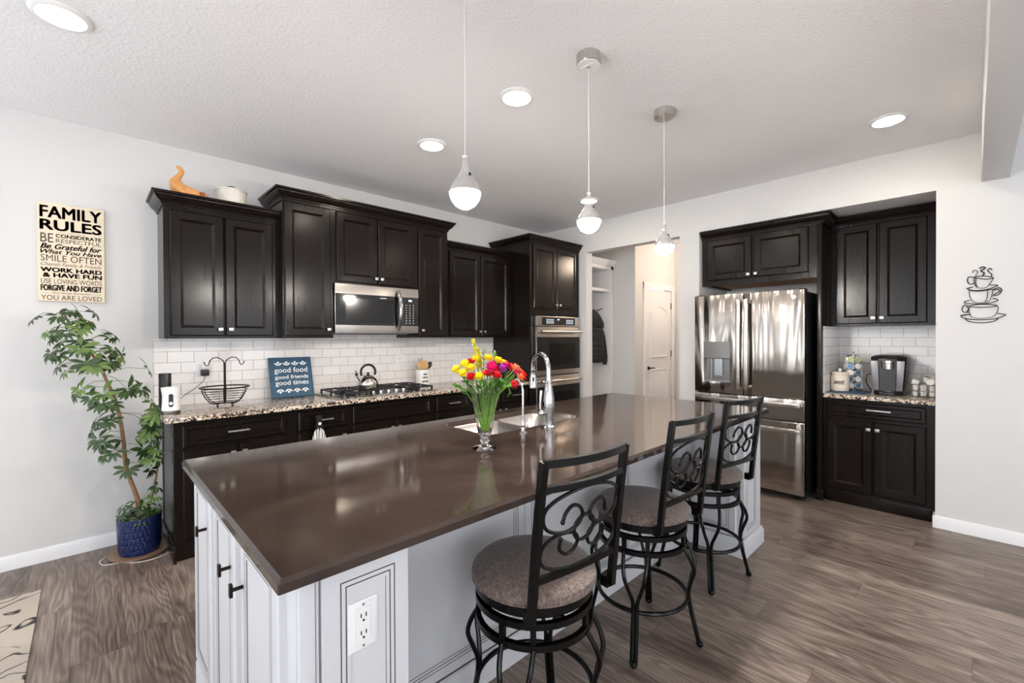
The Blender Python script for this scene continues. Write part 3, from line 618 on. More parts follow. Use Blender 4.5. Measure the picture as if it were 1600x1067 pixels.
# quartz top with sink cut-out
SX0, SX1, SY0, SY1 = -2.955, -2.21, -2.325, -1.912
def island_top():
    bm = MB(); ox0, ox1, oy0, oy1 = -4.106, -1.085, -3.021, -1.797
    def rr(x0, x1, y0, y1, r, n=6):
        pts = []
        for cx, cy, a in ((x1-r, y1-r, 0), (x0+r, y1-r, 90), (x0+r, y0+r, 180), (x1-r, y0+r, 270)):
            for i in range(n+1): t = math.radians(a+90*i/n); pts.append((cx+r*math.cos(t), cy+r*math.sin(t)))
        return pts
    inner = rr(SX0, SX1, SY0, SY1, .06); n = 7
    outer = rr(ox0, ox1, oy0, oy1, .004)
    def loop(pts, z, d=0):
        cx, cy = (ox0+ox1)/2, (oy0+oy1)/2
        return [Vector((x+(d if x < cx else -d), y+(d if y < cy else -d), z)) for x, y in pts]
    def il(z): return [Vector((x, y, z)) for x, y in inner]
    zt, zb = .890, .861
    L = [il(zb), il(zt), loop(outer, zt, .009), loop(outer, zt-.009), loop(outer, zb)]
    bm.loft(L, closed=True); return bm.build('island_countertop', QUARTZ, ang=.3)
tag(island_top(), 'polished dark brown stone countertop on the kitchen island', 'countertop')
sk = thing('undermount_sink', 'double bowl stainless sink set into the brown island top', 'sink', (-2.58, -2.12, .67))
def bowl(x0, x1, y0, y1, z1, z0):
    def rr(i, z, r=.05, n=5):
        pts = []
        for cx, cy, a in ((x1-i-r, y1-i-r, 0), (x0+i+r, y1-i-r, 90), (x0+i+r, y0+i+r, 180), (x1-i-r, y0+i+r, 270)):
            for k in range(n+1): t = math.radians(a+90*k/n); pts.append(Vector((cx+r*math.cos(t), cy+r*math.sin(t), z)))
        return pts
    b = MB(); b.loft([rr(-.012, z1), rr(-.012, z1-.002), rr(.001, z1-.002-.001), rr(.006, z0+.03), rr(.03, z0+.002)][::-1], cap=False)
    vs = rr(.03, z0+.002); b.face(vs); b.lathe([(.04, 0), (.038, .004), (.01, .003)], ((x0+x1)/2, (y0+y1)/2, z0+.002), 16)
    return b.build('bowl', STEEL, sk, recalc=False)
bowl(-2.94, -2.585, -2.31, -1.93, .861, .675); bowl(-2.56, -2.225, -2.31, -1.93, .861, .675)
# kitchen faucet
f = thing('kitchen_faucet', 'tall chrome gooseneck pull-down faucet behind the island sink', 'faucet', (-2.60, -2.40, .89))
fx, fy = -2.60, -2.40
MB().lathe([(.036, 0), (.036, .006), (.030, .010), (.027, .014), (.026, .05), (.031, .10), (.030, .15), (.022, .20), (.017, .235), (.021, .24), (.021, .248), (.015, .252), (.0145, .27)], (fx, fy, .89), 24).build('body', CHROME, f)
dv = Vector((.30, .95, 0)).normalized()
pts = [Vector((fx, fy, 1.15))]
for i in range(13): a = PI-PI*i/12*1.02; pts.append(Vector((fx, fy, 1.195))+dv*(.085+.085*math.cos(a))+Z_*(.085*math.sin(a)))
b = MB(); b.tube(pts, .0125, 14); b.build('spout', CHROME, f)
e = pts[-1]; b = MB(); b.lathe([(.0135, 0), (.018, -.004), (.017, -.012), (.0145, -.02), (.019, -.05), (.0205, -.085), (.023, -.10), (.022, -.108), (.012, -.11)], (e.x, e.y, e.z), 18); b.build('spray_head', CHROME, f)
MB().obox(e+Vector((-.014, -.014, -.055)), (.7, -.7, 0), Z_, (-.7, -.7, 0), .005, .012, .004).build('spray_button', BLKPLAST, f)
hd = Vector((-.80, .10, 0)).normalized(); hp = Vector((fx, fy, .97))
b = MB(); b.tube([hp, hp+hd*.045], .014, 12); b.ball(hp+hd*.05, .019, 12); b.tube([hp+hd*.055, hp+hd*.06+Z_*.04, hp+hd*.052+Z_*.12], [.007, .006, .008], 10); b.build('lever', CHROME, f)
# filtered water faucet
f = thing('water_filter_tap', 'small slim chrome tap with a side lever next to the gooseneck faucet', 'faucet', (-2.80, -2.40, .89))
fx, fy = -2.795, -2.40
b = MB(); b.lathe([(.022, 0), (.022, .004), (.012, .007), (.011, .065), (.008, .072)], (fx, fy, .89), 18); b.build('body', CHROME, f)
pts = [Vector((fx, fy, .95)), Vector((fx, fy, 1.10))]
dv = Vector((.05, 1, 0)).normalized()
for i in range(1, 9): a = PI-PI*i/8*.72; pts.append(Vector((fx, fy, 1.10))+dv*(.055+.055*math.cos(a))+Z_*(.055*math.sin(a)))
MB().tube(pts, .0058, 10).build('spout', CHROME, f)
b = MB(); hd = Vector((-.7, -.7, 0)); p = Vector((fx, fy, .935)); b.tube([p, p+hd*.03], .008, 10); b.ball(p+hd*.034, .012, 12); b.tube([p+hd*.02, p+hd*.02+Z_*.045], .003, 8); b.build('lever', CHROME, f)

# ------------------------------------------------------------------ appliances
# refrigerator
r = thing('refrigerator', 'stainless french door refrigerator with water dispenser and two freezer drawers', 'refrigerator', (.25, -2.56, 0))
MB().box(-.085, .66, -3.01, -2.11, .03, 1.745).build('body', SIDEBLK, r, bevel=.006)
for x, y in ((-.05, -2.97), (-.05, -2.15), (.6, -2.97), (.6, -2.15)): MB().lathe([(.02, 0), (.02, .035)], (x, y, 0), 10).build('foot', BLKPLAST, r)
def fdoor(name, y0, y1, z0, z1, hole=None):
    b = MB(); U = -Y_
    if not hole: b.box(-.15, -.09, y0, y1, z0, z1)
    else:
        a0, a1, c0, c1 = hole
        b.loft([[Vector((-.09, *q)) for q in ((y1, z0), (y0, z0), (y0, z1), (y1, z1))], [Vector((-.15, *q)) for q in ((y1, z0), (y0, z0), (y0, z1), (y1, z1))],
                [Vector((-.15, *q)) for q in ((a1, c0), (a0, c0), (a0, c1), (a1, c1))], [Vector((-.10, *q)) for q in ((a1-.004, c0+.004), (a0+.004, c0+.004), (a0+.004, c1-.004), (a1-.004, c1-.004))]])
    return b.build(name, STEEL_F, r, bevel=.006 if not hole else .003)
d1 = fdoor('left_door', -2.542, -2.108, .852, 1.757, (-2.428, -2.195, .955, 1.17))
d2 = fdoor('right_door', -3.012, -2.550, .852, 1.757)
d3 = fdoor('upper_drawer', -3.012, -2.108, .662, .845)
d4 = fdoor('lower_drawer', -3.012, -2.108, .055, .655)
def fh(d, p0, p1):
    p0, p1 = Vector(p0), Vector(p1); b = MB(); dr = (p1-p0).normalized(); sd = dr.cross(X_)
    pts = []
    for i in range(13): t = i/12; pts.append(p0.lerp(p1, t)-X_*(.045+.012*math.sin(PI*t)))
    b.tube(pts, .009, 4, rx=.017, flat=X_)
    for q in (p0+dr*.02, p1-dr*.02): b.obox(q-X_*.024, dr, sd, X_, .012, .013, .024)
    b.build('handle', STEEL, d, bevel=.003)
fh(d1, (-.15, -2.515, .90), (-.15, -2.515, 1.70)); fh(d2, (-.15, -2.578, .90), (-.15, -2.578, 1.70))
fh(d3, (-.15, -2.985, .80), (-.15, -2.14, .80)); fh(d4, (-.15, -2.985, .585), (-.15, -2.14, .585))
b = MB(); b.box(-.152, -.145, -2.428, -2.195, 1.172, 1.325); b.build('control_panel', mat('dispenser_panel', lin(112, 108, 104), .2, .8), d1)
b = MB(); b.box(-.106, -.102, -2.42, -2.20, .96, 1.165); b.box(-.135, -.105, -2.40, -2.35, .975, 1.16, 1) if False else None
b.box(-.128, -.106, -2.355, -2.285, 1.01, 1.165, 1); b.box(-.12, -.106, -2.26, -2.248, .97, 1.165, 1); b.box(-.148, -.104, -2.424, -2.199, .955, .97, 2)
b.build('dispenser', [DARKSTEEL, GREYSTEEL, GREYPLAST], d1)
b = MB(); b.lathe([(.017, 0), (.017, .002), (.013, .002), (.012, .003)], (-.151, -2.935, 1.695), 20, axis=(-1, 0, 0)); b.tube([(-.1535, -2.94, 1.69), (-.1535, -2.93, 1.702), (-.1535, -2.928, 1.69), (-.1535, -2.942, 1.697)], .0013, 6); b.build('emblem', DARKSTEEL, d2)
MB().box(-.11, -.03, -3.006, -2.96, 1.745, 1.768).box(-.11, -.03, -2.16, -2.114, 1.745, 1.768).build('hinge_cover', BLKPLAST, r, bevel=.004)
MB().box(-.10, -.08, -2.99, -2.13, .03, .053).build('toe_grille', BLKPLAST, r)
# double wall oven
o_ = thing('double_wall_oven', 'stainless double wall oven with black glass doors in the tower', 'oven', (-.43, -.4, .43))
MB().box(-.822, -.046, -.615, -.05, .43, 1.612).build('body', BLKPLAST, o_)
p = MB().box(-.822, -.046, -.645, -.612, 1.497, 1.612).build('control_panel', STEEL, o_, bevel=.003)
b = MB().box(-.725, -.14, -.648, -.645, 1.512, 1.598); g = b.build('touch_panel', BLKGLASS, p)
MB().box(-.46, -.43, -.6486, -.648, 1.57, 1.58).build('clock_display', LCD, p); b = MB()
for x0 in (-.65, -.30):
    for i in range(5):
        for j in range(3): b.box(x0+i*.027, x0+i*.027+.012, -.6486, -.648, 1.53+j*.019, 1.536+j*.019)
b.build('keypad', LCD, p)
def ovendoor(z0, z1):
    d = MB().box(-.820, -.048, -.65, -.617, z0, z1).build('door', STEEL, o_, bevel=.004)
    g = MB().box(-.812, -.056, -.653, -.649, z0+.055, z1-.115).build('window', BLKGLASS, d)
    MB().box(-.60, -.14, -.6545, -.653, z0+.11, z1-.19).build('inner_window', mat('oven_inner', lin(6, 6, 6), .08), d)
    b = MB()
    b.tube([(-.79, -.700, z1-.055), (-.076, -.700, z1-.055)], .016, 14)
    for x in (-.76, -.106): b.tube([(x, -.65, z1-.055), (x, -.70, z1-.055)], .011, 10)
    b.build('handle', STEEL, d)
ovendoor(.945, 1.49); ovendoor(.44, .935)
# microwave
m_ = thing('microwave', 'stainless over-the-range microwave with a curved handle under the short cabinet', 'microwave', (-2.55, -.2, 1.41))
MB().box(-2.938, -2.168, -.385, -.012, 1.412, 1.814).build('body', BLKPLAST, m_, bevel=.003)
MB().box(-2.90, -2.21, -.30, -.05, 1.402, 1.413).build('vent_grille', GREYPLAST, m_)
d = MB().box(-2.938, -2.168, -.425, -.386, 1.412, 1.814).build('door', STEEL, m_, bevel=.004)
MB().box(-2.935, -2.34, -.428, -.424, 1.478, 1.735).build('window', BLKGLASS, d)
MB().box(-2.85, -2.40, -.4285, -.4278, 1.50, 1.70).build('screen', mat('micro_mesh', lin(24, 23, 22), .12), d)
cp = MB().box(-2.335, -2.171, -.428, -.424, 1.478, 1.735).build('control_panel', BLKGLASS, m_)
MB().box(-2.27, -2.24, -.429, -.428, 1.70, 1.713).build('clock_display', LCD, cp); b = MB()
for i in range(3):
    for j in range(8): b.box(-2.30+i*.036, -2.291+i*.036, -.429, -.428, 1.50+j*.023, 1.507+j*.023)
b.build('keypad', mat('keypad_print', lin(200, 200, 200), .5), cp)
MB().box(-2.55, -2.49, -.429, -.428, 1.710, 1.716).build('badge', NICKEL, d)
pts = [Vector((-2.375, -.425-.055*math.sin(PI*i/14)**.7, 1.435+.355*i/14)) for i in range(15)]
MB().tube(pts, .009, 10, rx=.017, flat=(0, 1, 0)).build('handle', CHROME, d)
# cooktop
k_ = thing('gas_cooktop', 'five-burner stainless gas cooktop with black cast iron grates', 'cooktop', (-2.52, -.33, .893))
CX0, CX1, CY0, CY1 = -2.98, -2.07, -.60, -.09
b = MB(); b.loft([[Vector((x+s*0, y, .893)) for x, y in ((CX0, CY0), (CX1, CY0), (CX1, CY1), (CX0, CY1))] for s in (0,)] + [[Vector((x, y, .901)) for x, y in ((CX0, CY0), (CX1, CY0), (CX1, CY1), (CX0, CY1))], [Vector((x, y, .908)) for x, y in ((CX0+.02, CY0+.02), (CX1-.02, CY0+.02), (CX1-.02, CY1-.02), (CX0+.02, CY1-.02))], [Vector((x, y, .906)) for x, y in ((CX0+.03, CY0+.03), (CX1-.03, CY0+.03), (CX1-.03, CY1-.03), (CX0+.03, CY1-.03))]])
b.build('tray', STEEL, k_)
for x, y, r_ in ((-2.82, -.22, .04), (-2.82, -.45, .045), (-2.525, -.30, .055), (-2.23, -.22, .04), (-2.23, -.44, .045)):
    MB().lathe([(r_, 0), (r_, .012), (r_*.8, .014), (r_*.8, .022), (r_*.2, .024)], (x, y, .9065), 20).build('burner', IRON, k_)
def grate(x0, x1, y0, y1):
    b = MB(); z0, z1 = .928, .940
    b.box(x0, x1, y0, y0+.014, z0, z1); b.box(x0, x1, y1-.014, y1, z0, z1); b.box(x0, x0+.014, y0, y1, z0, z1); b.box(x1-.014, x1, y0, y1, z0, z1)
    b.box(x0, x1, (y0+y1)/2-.006, (y0+y1)/2+.006, z0, z1+.003); b.box((x0+x1)/2-.006, (x0+x1)/2+.006, y0, y1, z0, z1+.003)
    for i in (1, 3): b.box(x0+(x1-x0)*i/4-.005, x0+(x1-x0)*i/4+.005, y0, y0+.09, z0, z1+.003); b.box(x0+(x1-x0)*i/4-.005, x0+(x1-x0)*i/4+.005, y1-.09, y1, z0, z1+.003)
    for x in (x0, x1-.014):
        for y in (y0, y1-.014, (y0+y1)/2): b.box(x, x+.014, y, y+.014, .906, z0)
    b.build('grate', IRON, k_, bevel=.002)
grate(-2.945, -2.69, -.56, -.12); grate(-2.675, -2.375, -.42, -.12); grate(-2.36, -2.105, -.56, -.12)
for i in range(5):
    x = -2.665+i*.071
    MB().lathe([(.024, 0), (.024, .006), (.019, .008), (.017, .026), (.012, .028)], (x, -.52, .9065), 18).build('knob', CHROME, k_)
# kettle
q = thing('tea_kettle', 'polished steel tea kettle with round black handle on the cooktop', 'kettle', (-2.62, -.36, .944))
kx, ky, kz = -2.62, -.34, .944
MB().lathe([(.070, 0), (.082, .004), (.088, .02), (.084, .05), (.068, .078), (.045, .093), (.044, .096), (.0, .100)], (kx, ky, kz), 28).build('body', mat('polished_steel', lin(205, 198, 190), .08, 1.0, noise=0), q)
MB().lathe([(.043, .094), (.040, .101), (.012, .106), (.008, .112), (.013, .120), (.011, .130), (.0, .133)], (kx, ky, kz), 20).build('lid', BLKPLAST, q)
sp = Vector((-.8, .05, 0)).normalized(); p = Vector((kx, ky, kz))
MB().tube([p+sp*.06+Z_*.06, p+sp*.088+Z_*.095, p+sp*.100+Z_*.115], [.017, .012, .011], 12).build('spout', STEEL, q)
MB().tube([p+sp*.098+Z_*.112, p+sp*.106+Z_*.125], .013, 10).tube([p+sp*.095+Z_*.12, p+sp*.112+Z_*.150], .004, 8).build('whistle_cap', BLKPLAST, q)
pts = [p+Z_*(.135+.062*math.sin(a))+X_*(.066*math.cos(a)) for a in [math.radians(-28+236*i/20) for i in range(21)]]
MB().tube(pts, .010, 10).build('handle', BLKPLAST, q)

# ------------------------------------------------------------------ stools
def make_stool(label):
    s = thing('bar_stool', label, 'bar stool', (0, 0, 0), 'swivel bar stools along the island')
    def sq(b, pts, r=.008, rx=None, n=8, flat=None): b.tube(pts, r, n, rx=rx, flat=flat)
    # legs
    for k in range(4):
        a = PI/4+k*PI/2; er = Vector((math.cos(a), math.sin(a), 0)); et = Vector((-er.y, er.x, 0)); b = MB()
        prof = [(.445, .186, .050), (.40, .212, .048), (.35, .226, .040), (.30, .214, .026), (.25, .203, .010), (.205, .203, .0085), (.14, .215, .0085), (.07, .232, .0085), (.012, .245, .0085)]
        for sg in (-1, 1):
            pts = [er*rr+et*sg*off+Z_*z for z, rr, off in prof]
            dense = []
            for i in range(len(pts)-1):
                p0 = pts[max(i-1, 0)]; p1_ = pts[i]; p2_ = pts[i+1]; p3 = pts[min(i+2, len(pts)-1)]
                for j in range(4):
                    t = j/4; dense.append(.5*((2*p1_)+(-p0+p2_)*t+(2*p0-5*p1_+4*p2_-p3)*t*t+(-p0+3*p1_-3*p2_+p3)*t**3))
            dense.append(pts[-1]); b.tube(dense, .0085, 8)
        lg = b.build('leg', STOOLM, s)
        MB().ball(er*.247+Z_*.014, .0155, 12, sc=(1, 1, .9)).build('foot', STOOLM, lg)
    circ = lambda r, z, n=40: [Vector((r*math.cos(2*PI*i/n), r*math.sin(2*PI*i/n), z)) for i in range(n)]
    MB().tube(circ(.196, .205), .0095, 8, closed=True).build('foot_ring', STOOLM, s)
    b = MB(); b.tube(circ(.188, .515), .010, 4, rx=.009, closed=True, flat=(0, 0, 1)); b.tube(circ(.188, .450), .010, 4, rx=.009, closed=True, flat=(0, 0, 1))
    for k in range(8):
        a = PI/4+k//2*PI/2+(-.26 if k % 2 else .26); c, sn = math.cos(a), math.sin(a); b.obox((.188*c, .188*sn, .482), (-sn, c, 0), Z_, (c, sn, 0), .009, .03, .007)
    b.tube([(-.18, 0, .515), (.18, 0, .515)], .012, 4, rx=.006); b.tube([(0, -.18, .515), (0, .18, .515)], .012, 4, rx=.006)
    b.build('base_frame', STOOLM, s)
    b = MB(); b.lathe([(.06, .52), (.06, .540)], n=24); b.build('swivel_plate', DARKSTEEL, s)
    MB().lathe([(.17, .541), (.194, .541), (.198, .546), (.198, .573), (.15, .573)], n=40).build('seat_pan', STOOLM, s)
    MB().lathe([(.19, .573), (.203, .578), (.209, .590), (.207, .603), (.192, .618), (.15, .630), (.08, .636), (.0, .637)], n=44).build('seat_cushion', FABRIC, s)
    MB().tube(circ(.206, .581, 44), .004, 6, closed=True).build('piping', FABRIC, s)
    # back (on the -y side), slightly bowed and raked
    def P(sx, z):   # sx in -1..1, z height
        t = (z-.57)/.46
        return Vector((sx*.168, -.192-.045*t-.030*(1-sx*sx)*max(t, 0)-.012*t*t, z))
    for sg in (-1, 1): MB().tube([P(sg, .565+.468*i/8) for i in range(9)], .0105, 4, rx=.0105, flat=(1, 0, 0)).obox(P(sg, .575)+Vector((-sg*.006, .014, 0)), X_, Z_, Y_, .014, .018, .014).build('upright', STOOLM, s)
    for z, hh in ((1.026, .011), (.952, .009), (.686, .009)):
        MB().tube([P(-1+2*i/12, z) for i in range(13)], hh, 4, rx=.008, flat=(0, 0, 1)).build('back_rail', STOOLM, s)
    z0, z1 = .692, .946
    def scroll(pts, r=.0052):
        pts = [Vector((a*.93, t, 0)) for a, t in pts]; dense = []
        for i in range(len(pts)-1):
            p0 = pts[max(i-1, 0)]; p1_ = pts[i]; p2_ = pts[i+1]; p3 = pts[min(i+2, len(pts)-1)]
            for j in range(4):
                t = j/4; dense.append(.5*((2*p1_)+(-p0+p2_)*t+(2*p0-5*p1_+4*p2_-p3)*t*t+(-p0+3*p1_-3*p2_+p3)*t**3))
        dense.append(pts[-1]); return [P(v.x, z0+(z1-z0)*v.y) for v in dense]
    up = [(-.56, .60), (-.52, .70), (-.38, .78), (-.20, .745), (-.10, .65), (-.16, .54), (-.38, .475), (-.66, .485), (-.89, .555), (-.985, .67), (-.95, .79), (-.75, .885), (-.40, .955), (0, .985)]
    lo = [(-.56, .40), (-.57, .29), (-.42, .20), (-.22, .22), (-.13, .32), (-.20, .41), (-.40, .462), (-.70, .45), (-.92, .37), (-.985, .26), (-.93, .15), (-.72, .07), (-.35, .02), (0, .012)]
    for L in (up, lo):
        full = L+[(-a, t) for a, t in L[-2::-1]]
        b = MB(); b.tube(scroll(full), .0055, 8); b.ball(scroll(full)[0], .0075, 8); b.ball(scroll(full)[-1], .0075, 8)
        b.build('scroll', STOOLM, s)
    ring = [P(.24*math.cos(2*PI*i/24), z0+(z1-z0)*(.47+.155*math.sin(2*PI*i/24))) for i in range(24)]
    MB().tube(ring, .0055, 8, closed=True).build('centre_ring', STOOLM, s)
    return s
def place_stool(s, x, y, seat_rot, leg_rot):
    # seat and back swivel on the legs: turn the leg group by itself
    s.location = (x, y, 0); s.rotation_euler = (0, 0, math.radians(seat_rot))
    for ch in s.children:
        if ch.name.split('.')[0] in ('leg', 'foot_ring', 'base_frame'): ch.rotation_euler = (0, 0, math.radians(leg_rot-seat_rot-45))
s1 = make_stool('nearest black scroll-back bar stool with round brown seat, in front of the island outlet end')
s2 = copy_tree(s1); s2['label'] = 'middle black scroll-back bar stool with round brown seat'
s3 = copy_tree(s1); s3['label'] = 'farthest black scroll-back bar stool, next to the island end by the fridge'
place_stool(s1, -3.29, -2.94, -7, 28); place_stool(s2, -2.525, -2.905, -3, 22); place_stool(s3, -1.79, -2.875, -10, 33)

# ------------------------------------------------------------------ ceiling lights and pendants
def recessed(x, y, label, rot=0):
    t = thing('recessed_light', label, 'ceiling light', (x, y, 2.73), 'round recessed ceiling lights')
    MB().lathe([(.100, .0125), (.100, .006), (.092, .001), (.080, .0), (.072, .006), (.072, .0125)], (x, y, 2.7305), 40).build('trim_ring', WHITEP, t)
    MB().lathe([(.0715, .0120), (.0715, .0095), (.060, .0085)], (x, y, 2.7305), 32).build('baffle', BAFFLE, t)
    MB().lathe([(.060, .0084), (.056, .0), (.035, -.007), (.0, -.009)], (x, y, 2.7305), 32).build('lens', LAMP, t)
recessed(-4.44, -1.285, 'recessed ceiling light above the family rules sign, at the left edge')
recessed(-2.592, -2.158, 'largest fully visible recessed ceiling light, between first pendant and middle canopy')
recessed(-2.592, -1.297, 'recessed ceiling light in front of the microwave cabinets, left of the first pendant')
recessed(-.73, -1.29, 'recessed ceiling light directly behind the middle pendant')
recessed(-.69, -3.587, 'recessed ceiling light near the beam, above the coffee niche side')
def pendant(x, y, zs_, label, tilt=False):
    t = thing('pendant_light', label, 'pendant light', (x, y, zs_-.07), 'teardrop pendants over the island')
    c = MB().lathe([(.0, .0), (.054, .0), (.058, .004), (.058, .048), (.056, .0505)], (x, y, 2.6925), 32).build('canopy', NICKEL, t)
    MB().lathe([(.008, -.012), (.008, .0)], (x, y, 2.6925), 12).build('cord_grip', CHROME, c)
    MB().tube([(x, y, zs_+.13), (x+.0015, y, 2.3), (x, y, 2.685)], .0016, 6).build('cord', CORDW, t)
    prof = [(.0575, 0), (.056, .012), (.048, .030), (.036, .048), (.024, .066), (.015, .086), (.011, .105), (.010, .125), (.012, .128), (.012, .136), (.0, .138)]
    MB().lathe(prof, (x, y, zs_), 32).build('glass_cap', TEAR, t)
    MB().lathe([(.0, -.060), (.020, -.057), (.038, -.045), (.050, -.028), (.0565, -.010), (.0575, -.001), (.0, .010)], (x, y, zs_), 32, mis=[0,0,0,0,0,1]).build('bulb_globe', [BULB, WHITEP], t)
    MB().box(x-.004, x+.004, y-.031, y-.027, zs_+.055, zs_+.066).build('screw', BLKPLAST, t)
    return t
pendant(-3.36, -2.665, 1.905, 'leftmost and nearest teardrop pendant, its canopy outside the frame')
p = pendant(-2.60, -2.665, 1.938, 'middle teardrop pendant hanging from the round chrome canopy')
MB().lathe([(.050, 0), (.056, 0), (.056, .004), (.050, .004)], (-2.60, -2.665, 2.6865), 32).box(-2.615, -2.598, -2.700, -2.630, 2.684, 2.6885).build('bracket', WHITEP, p)
pendant(-1.84, -2.665, 1.922, 'rightmost teardrop pendant, hanging in front of the mudroom opening')

# ------------------------------------------------------------------ wall art
s = thing('wall_sign', 'cream family rules sign with brown lettering on the left wall', 'sign', (-4.436, -.02, 1.607))
MB().box(-4.587, -4.286, -.028, -.001, 1.607, 2.212).build('board', CREAMB, s, bevel=.003)
b = MB(); y = -.0285; w0 = -4.573; WW = .272
def row(t, z0, z1, bold=.0, shear=0, x0=0, x1=WW): text_geo(b, t, (w0+x0, y, z0), X_, Z_, -Y_, x1-x0, z1-z0, .0007, bold, shear)
row('FAMILY', 2.122, 2.192, .26); row('RULES', 2.046, 2.108, .34)
row('BE', 1.968, 2.024, .004, 0, 0, .055); row('CONSIDERATE', 2.002, 2.024, .3, 0, .066); row('RESPECTFUL', 1.970, 1.994, -.002, 0, .066)
row('Be Grateful for', 1.930, 1.962, .3, .35); row('What You Have', 1.900, 1.925, .3, .35)
row('SMILE OFTEN', 1.853, 1.893, -.002); row('Cherish Family & Friends', 1.818, 1.846, -.008, .4)
row('WORK HARD', 1.788, 1.814, .5); row('& HAVE FUN', 1.755, 1.781, .5, 0, .01); row('USE LOVING WORDS', 1.715, 1.745, -.004)
row('FORGIVE AND FORGET', 1.672, 1.708, .3); row('And Always Remember', 1.650, 1.664, -.006, .4, .045, .225); row('YOU ARE LOVED', 1.614, 1.644, -.001)
b.box(w0, w0+.035, y-.0006, y, 1.656, 1.657); b.box(w0+.235, w0+WW, y-.0006, y, 1.656, 1.657); b.box(w0+.08, w0+.2, y-.0006, y, 2.033, 2.034)
b.build('lettering', BROWNINK, s)
# metal coffee cup art on the right wall
b = MB()
def cup_px(pts, r=.0028, closed=False):
    # drawing units: 800x1067 sketch, 1 unit = 0.000455 m
    P = [Vector((-.006, -4.007-(u-368)*.000455, 1.455+(832-v)*.000455*1.42*.455/.455*.455/.455)) for u, v in pts]
    P = [Vector((p.x, p.y, 1.455+(832-v)*.00065)) for p, (u, v) in zip(P, pts)]
    d = []
    n = len(P)
    for i in range(n if closed else n-1):
        g = lambda k: P[k % n] if closed else P[min(max(k, 0), n-1)]
        p0, p1_, p2_, p3 = g(i-1), g(i), g(i+1), g(i+2)
        for j in range(4):
            t = j/4; d.append(.5*((2*p1_)+(-p0+p2_)*t+(2*p0-5*p1_+4*p2_-p3)*t*t+(-p0+3*p1_-3*p2_+p3)*t**3))
    if not closed: d.append(P[-1])
    b.tube(d, r, 6, closed=closed, rx=.002)
cup_px([(140, 745), (250, 738), (160, 750), (150, 765), (240, 790), (370, 798), (500, 790), (580, 765), (595, 750), (520, 738)])
cup_px([(190, 785), (240, 815), (360, 830), (480, 818), (530, 785)]); cup_px([(232, 650), (232, 720), (262, 768), (350, 782), (440, 778), (500, 750), (522, 700), (525, 665)])
cup_px([(232, 655), (300, 640), (420, 640), (520, 658), (440, 668), (320, 668)], closed=True); cup_px([(228, 650), (180, 640), (155, 680), (175, 715), (225, 715)]); cup_px([(200, 655), (225, 680), (205, 712)])
cup_px([(235, 590), (180, 605), (200, 622), (320, 632), (450, 628), (520, 605), (500, 588), (470, 582)])
cup_px([(228, 480), (240, 560), (280, 610), (360, 622), (430, 608), (460, 560), (472, 490)]); cup_px([(420, 500), (415, 570), (395, 612)], .004)
cup_px([(228, 485), (330, 500), (470, 488)]); cup_px([(475, 490), (530, 475), (560, 500), (530, 545), (470, 555)]); cup_px([(480, 500), (520, 490), (540, 510), (480, 545)])
cup_px([(200, 465), (270, 452), (215, 470), (300, 492), (420, 485), (500, 460), (520, 450), (440, 440)])
cup_px([(278, 350), (285, 420), (320, 462), (400, 468), (440, 430), (480, 375)]); cup_px([(300, 360), (300, 420), (315, 455)], .0035)
cup_px([(278, 350), (380, 345), (480, 372), (400, 380), (330, 365)], closed=True); cup_px([(272, 350), (225, 345), (212, 385), (235, 420), (278, 415)])
cup_px([(265, 305), (275, 280), (310, 285), (315, 310), (298, 330), (305, 345)]); cup_px([(335, 265), (365, 250), (395, 262), (375, 275), (350, 290), (385, 315), (365, 345)], .0038); cup_px([(465, 290), (440, 270), (420, 290), (440, 315), (462, 335), (455, 355)])
tag(b.build('metal_wall_art', INK), 'black wire wall art of three stacked steaming coffee cups', 'wall art')

# ------------------------------------------------------------------ on the left counter
CT = .8935
q = thing('soap_dispenser', 'white touchless soap dispenser with a violet-lit window', 'dispenser', (-3.985, -.42, CT))
sx, sy = -3.99, -.42
MB().lathe([(.048, 0), (.050, .003), (.050, .018), (.047, .02)], (sx, sy, CT), 28).build('base', DARKSTEEL, q)
MB().lathe([(.045, .02), (.050, .025), (.046, .08), (.045, .12), (.050, .155), (.051, .168), (.046, .166), (.042, .15), (0, .148)], (sx, sy, CT), 28, wob=lambda a, z: 0).build('shell', WHITEP, q)
nd = Vector((-.1, -1, 0)).normalized(); ud = nd.cross(Z_)
b = MB(); pts = [(math.cos(a)*.012, (.030 if math.sin(a) > 0 else -.030)+math.sin(a)*.012) for a in [2*PI*i/20 for i in range(20)]]
b.prism(pts, Vector((sx, sy, CT+.088))+nd*.043, ud, Z_, nd, .006); b.build('window', BLKPLAST, q)
MB().ball(Vector((sx, sy, CT+.070))+nd*.048, .010, 12).build('indicator_light', VIOLETLED, q)
tag(MB().lathe([(.033, 0), (.034, .003), (.034, .245), (.032, .25), (.0, .25)], (-4.005, -.28, CT), 28).build('smart_speaker', BLKPLAST), 'tall black cylindrical speaker behind the white dispenser', 'speaker')
def wall_outlet(x, z, label):
    o = outlet('wall_outlet', (x, -.0085, z), X_, Z_, -Y_, .075, .118); return tag(o, label, 'outlet', 'white wall outlets on the backsplash')
wall_outlet(-3.757, 1.150, 'white wall outlet with plugs in it, behind the wire fruit basket')
wall_outlet(-2.125, 1.150, 'white wall outlet between the kettle and the utensil crock')
wall_outlet(-1.405, 1.140, 'white wall outlet just left of the yellow flowers')
q = thing('power_adapter', 'black power adapter plugged into the outlet, with its cable', 'adapter', (-3.745, -.03, 1.115))
MB().box(-3.772, -3.722, -.058, -.0155, 1.098, 1.142).build('plug_body', BLKPLAST, q, bevel=.006)
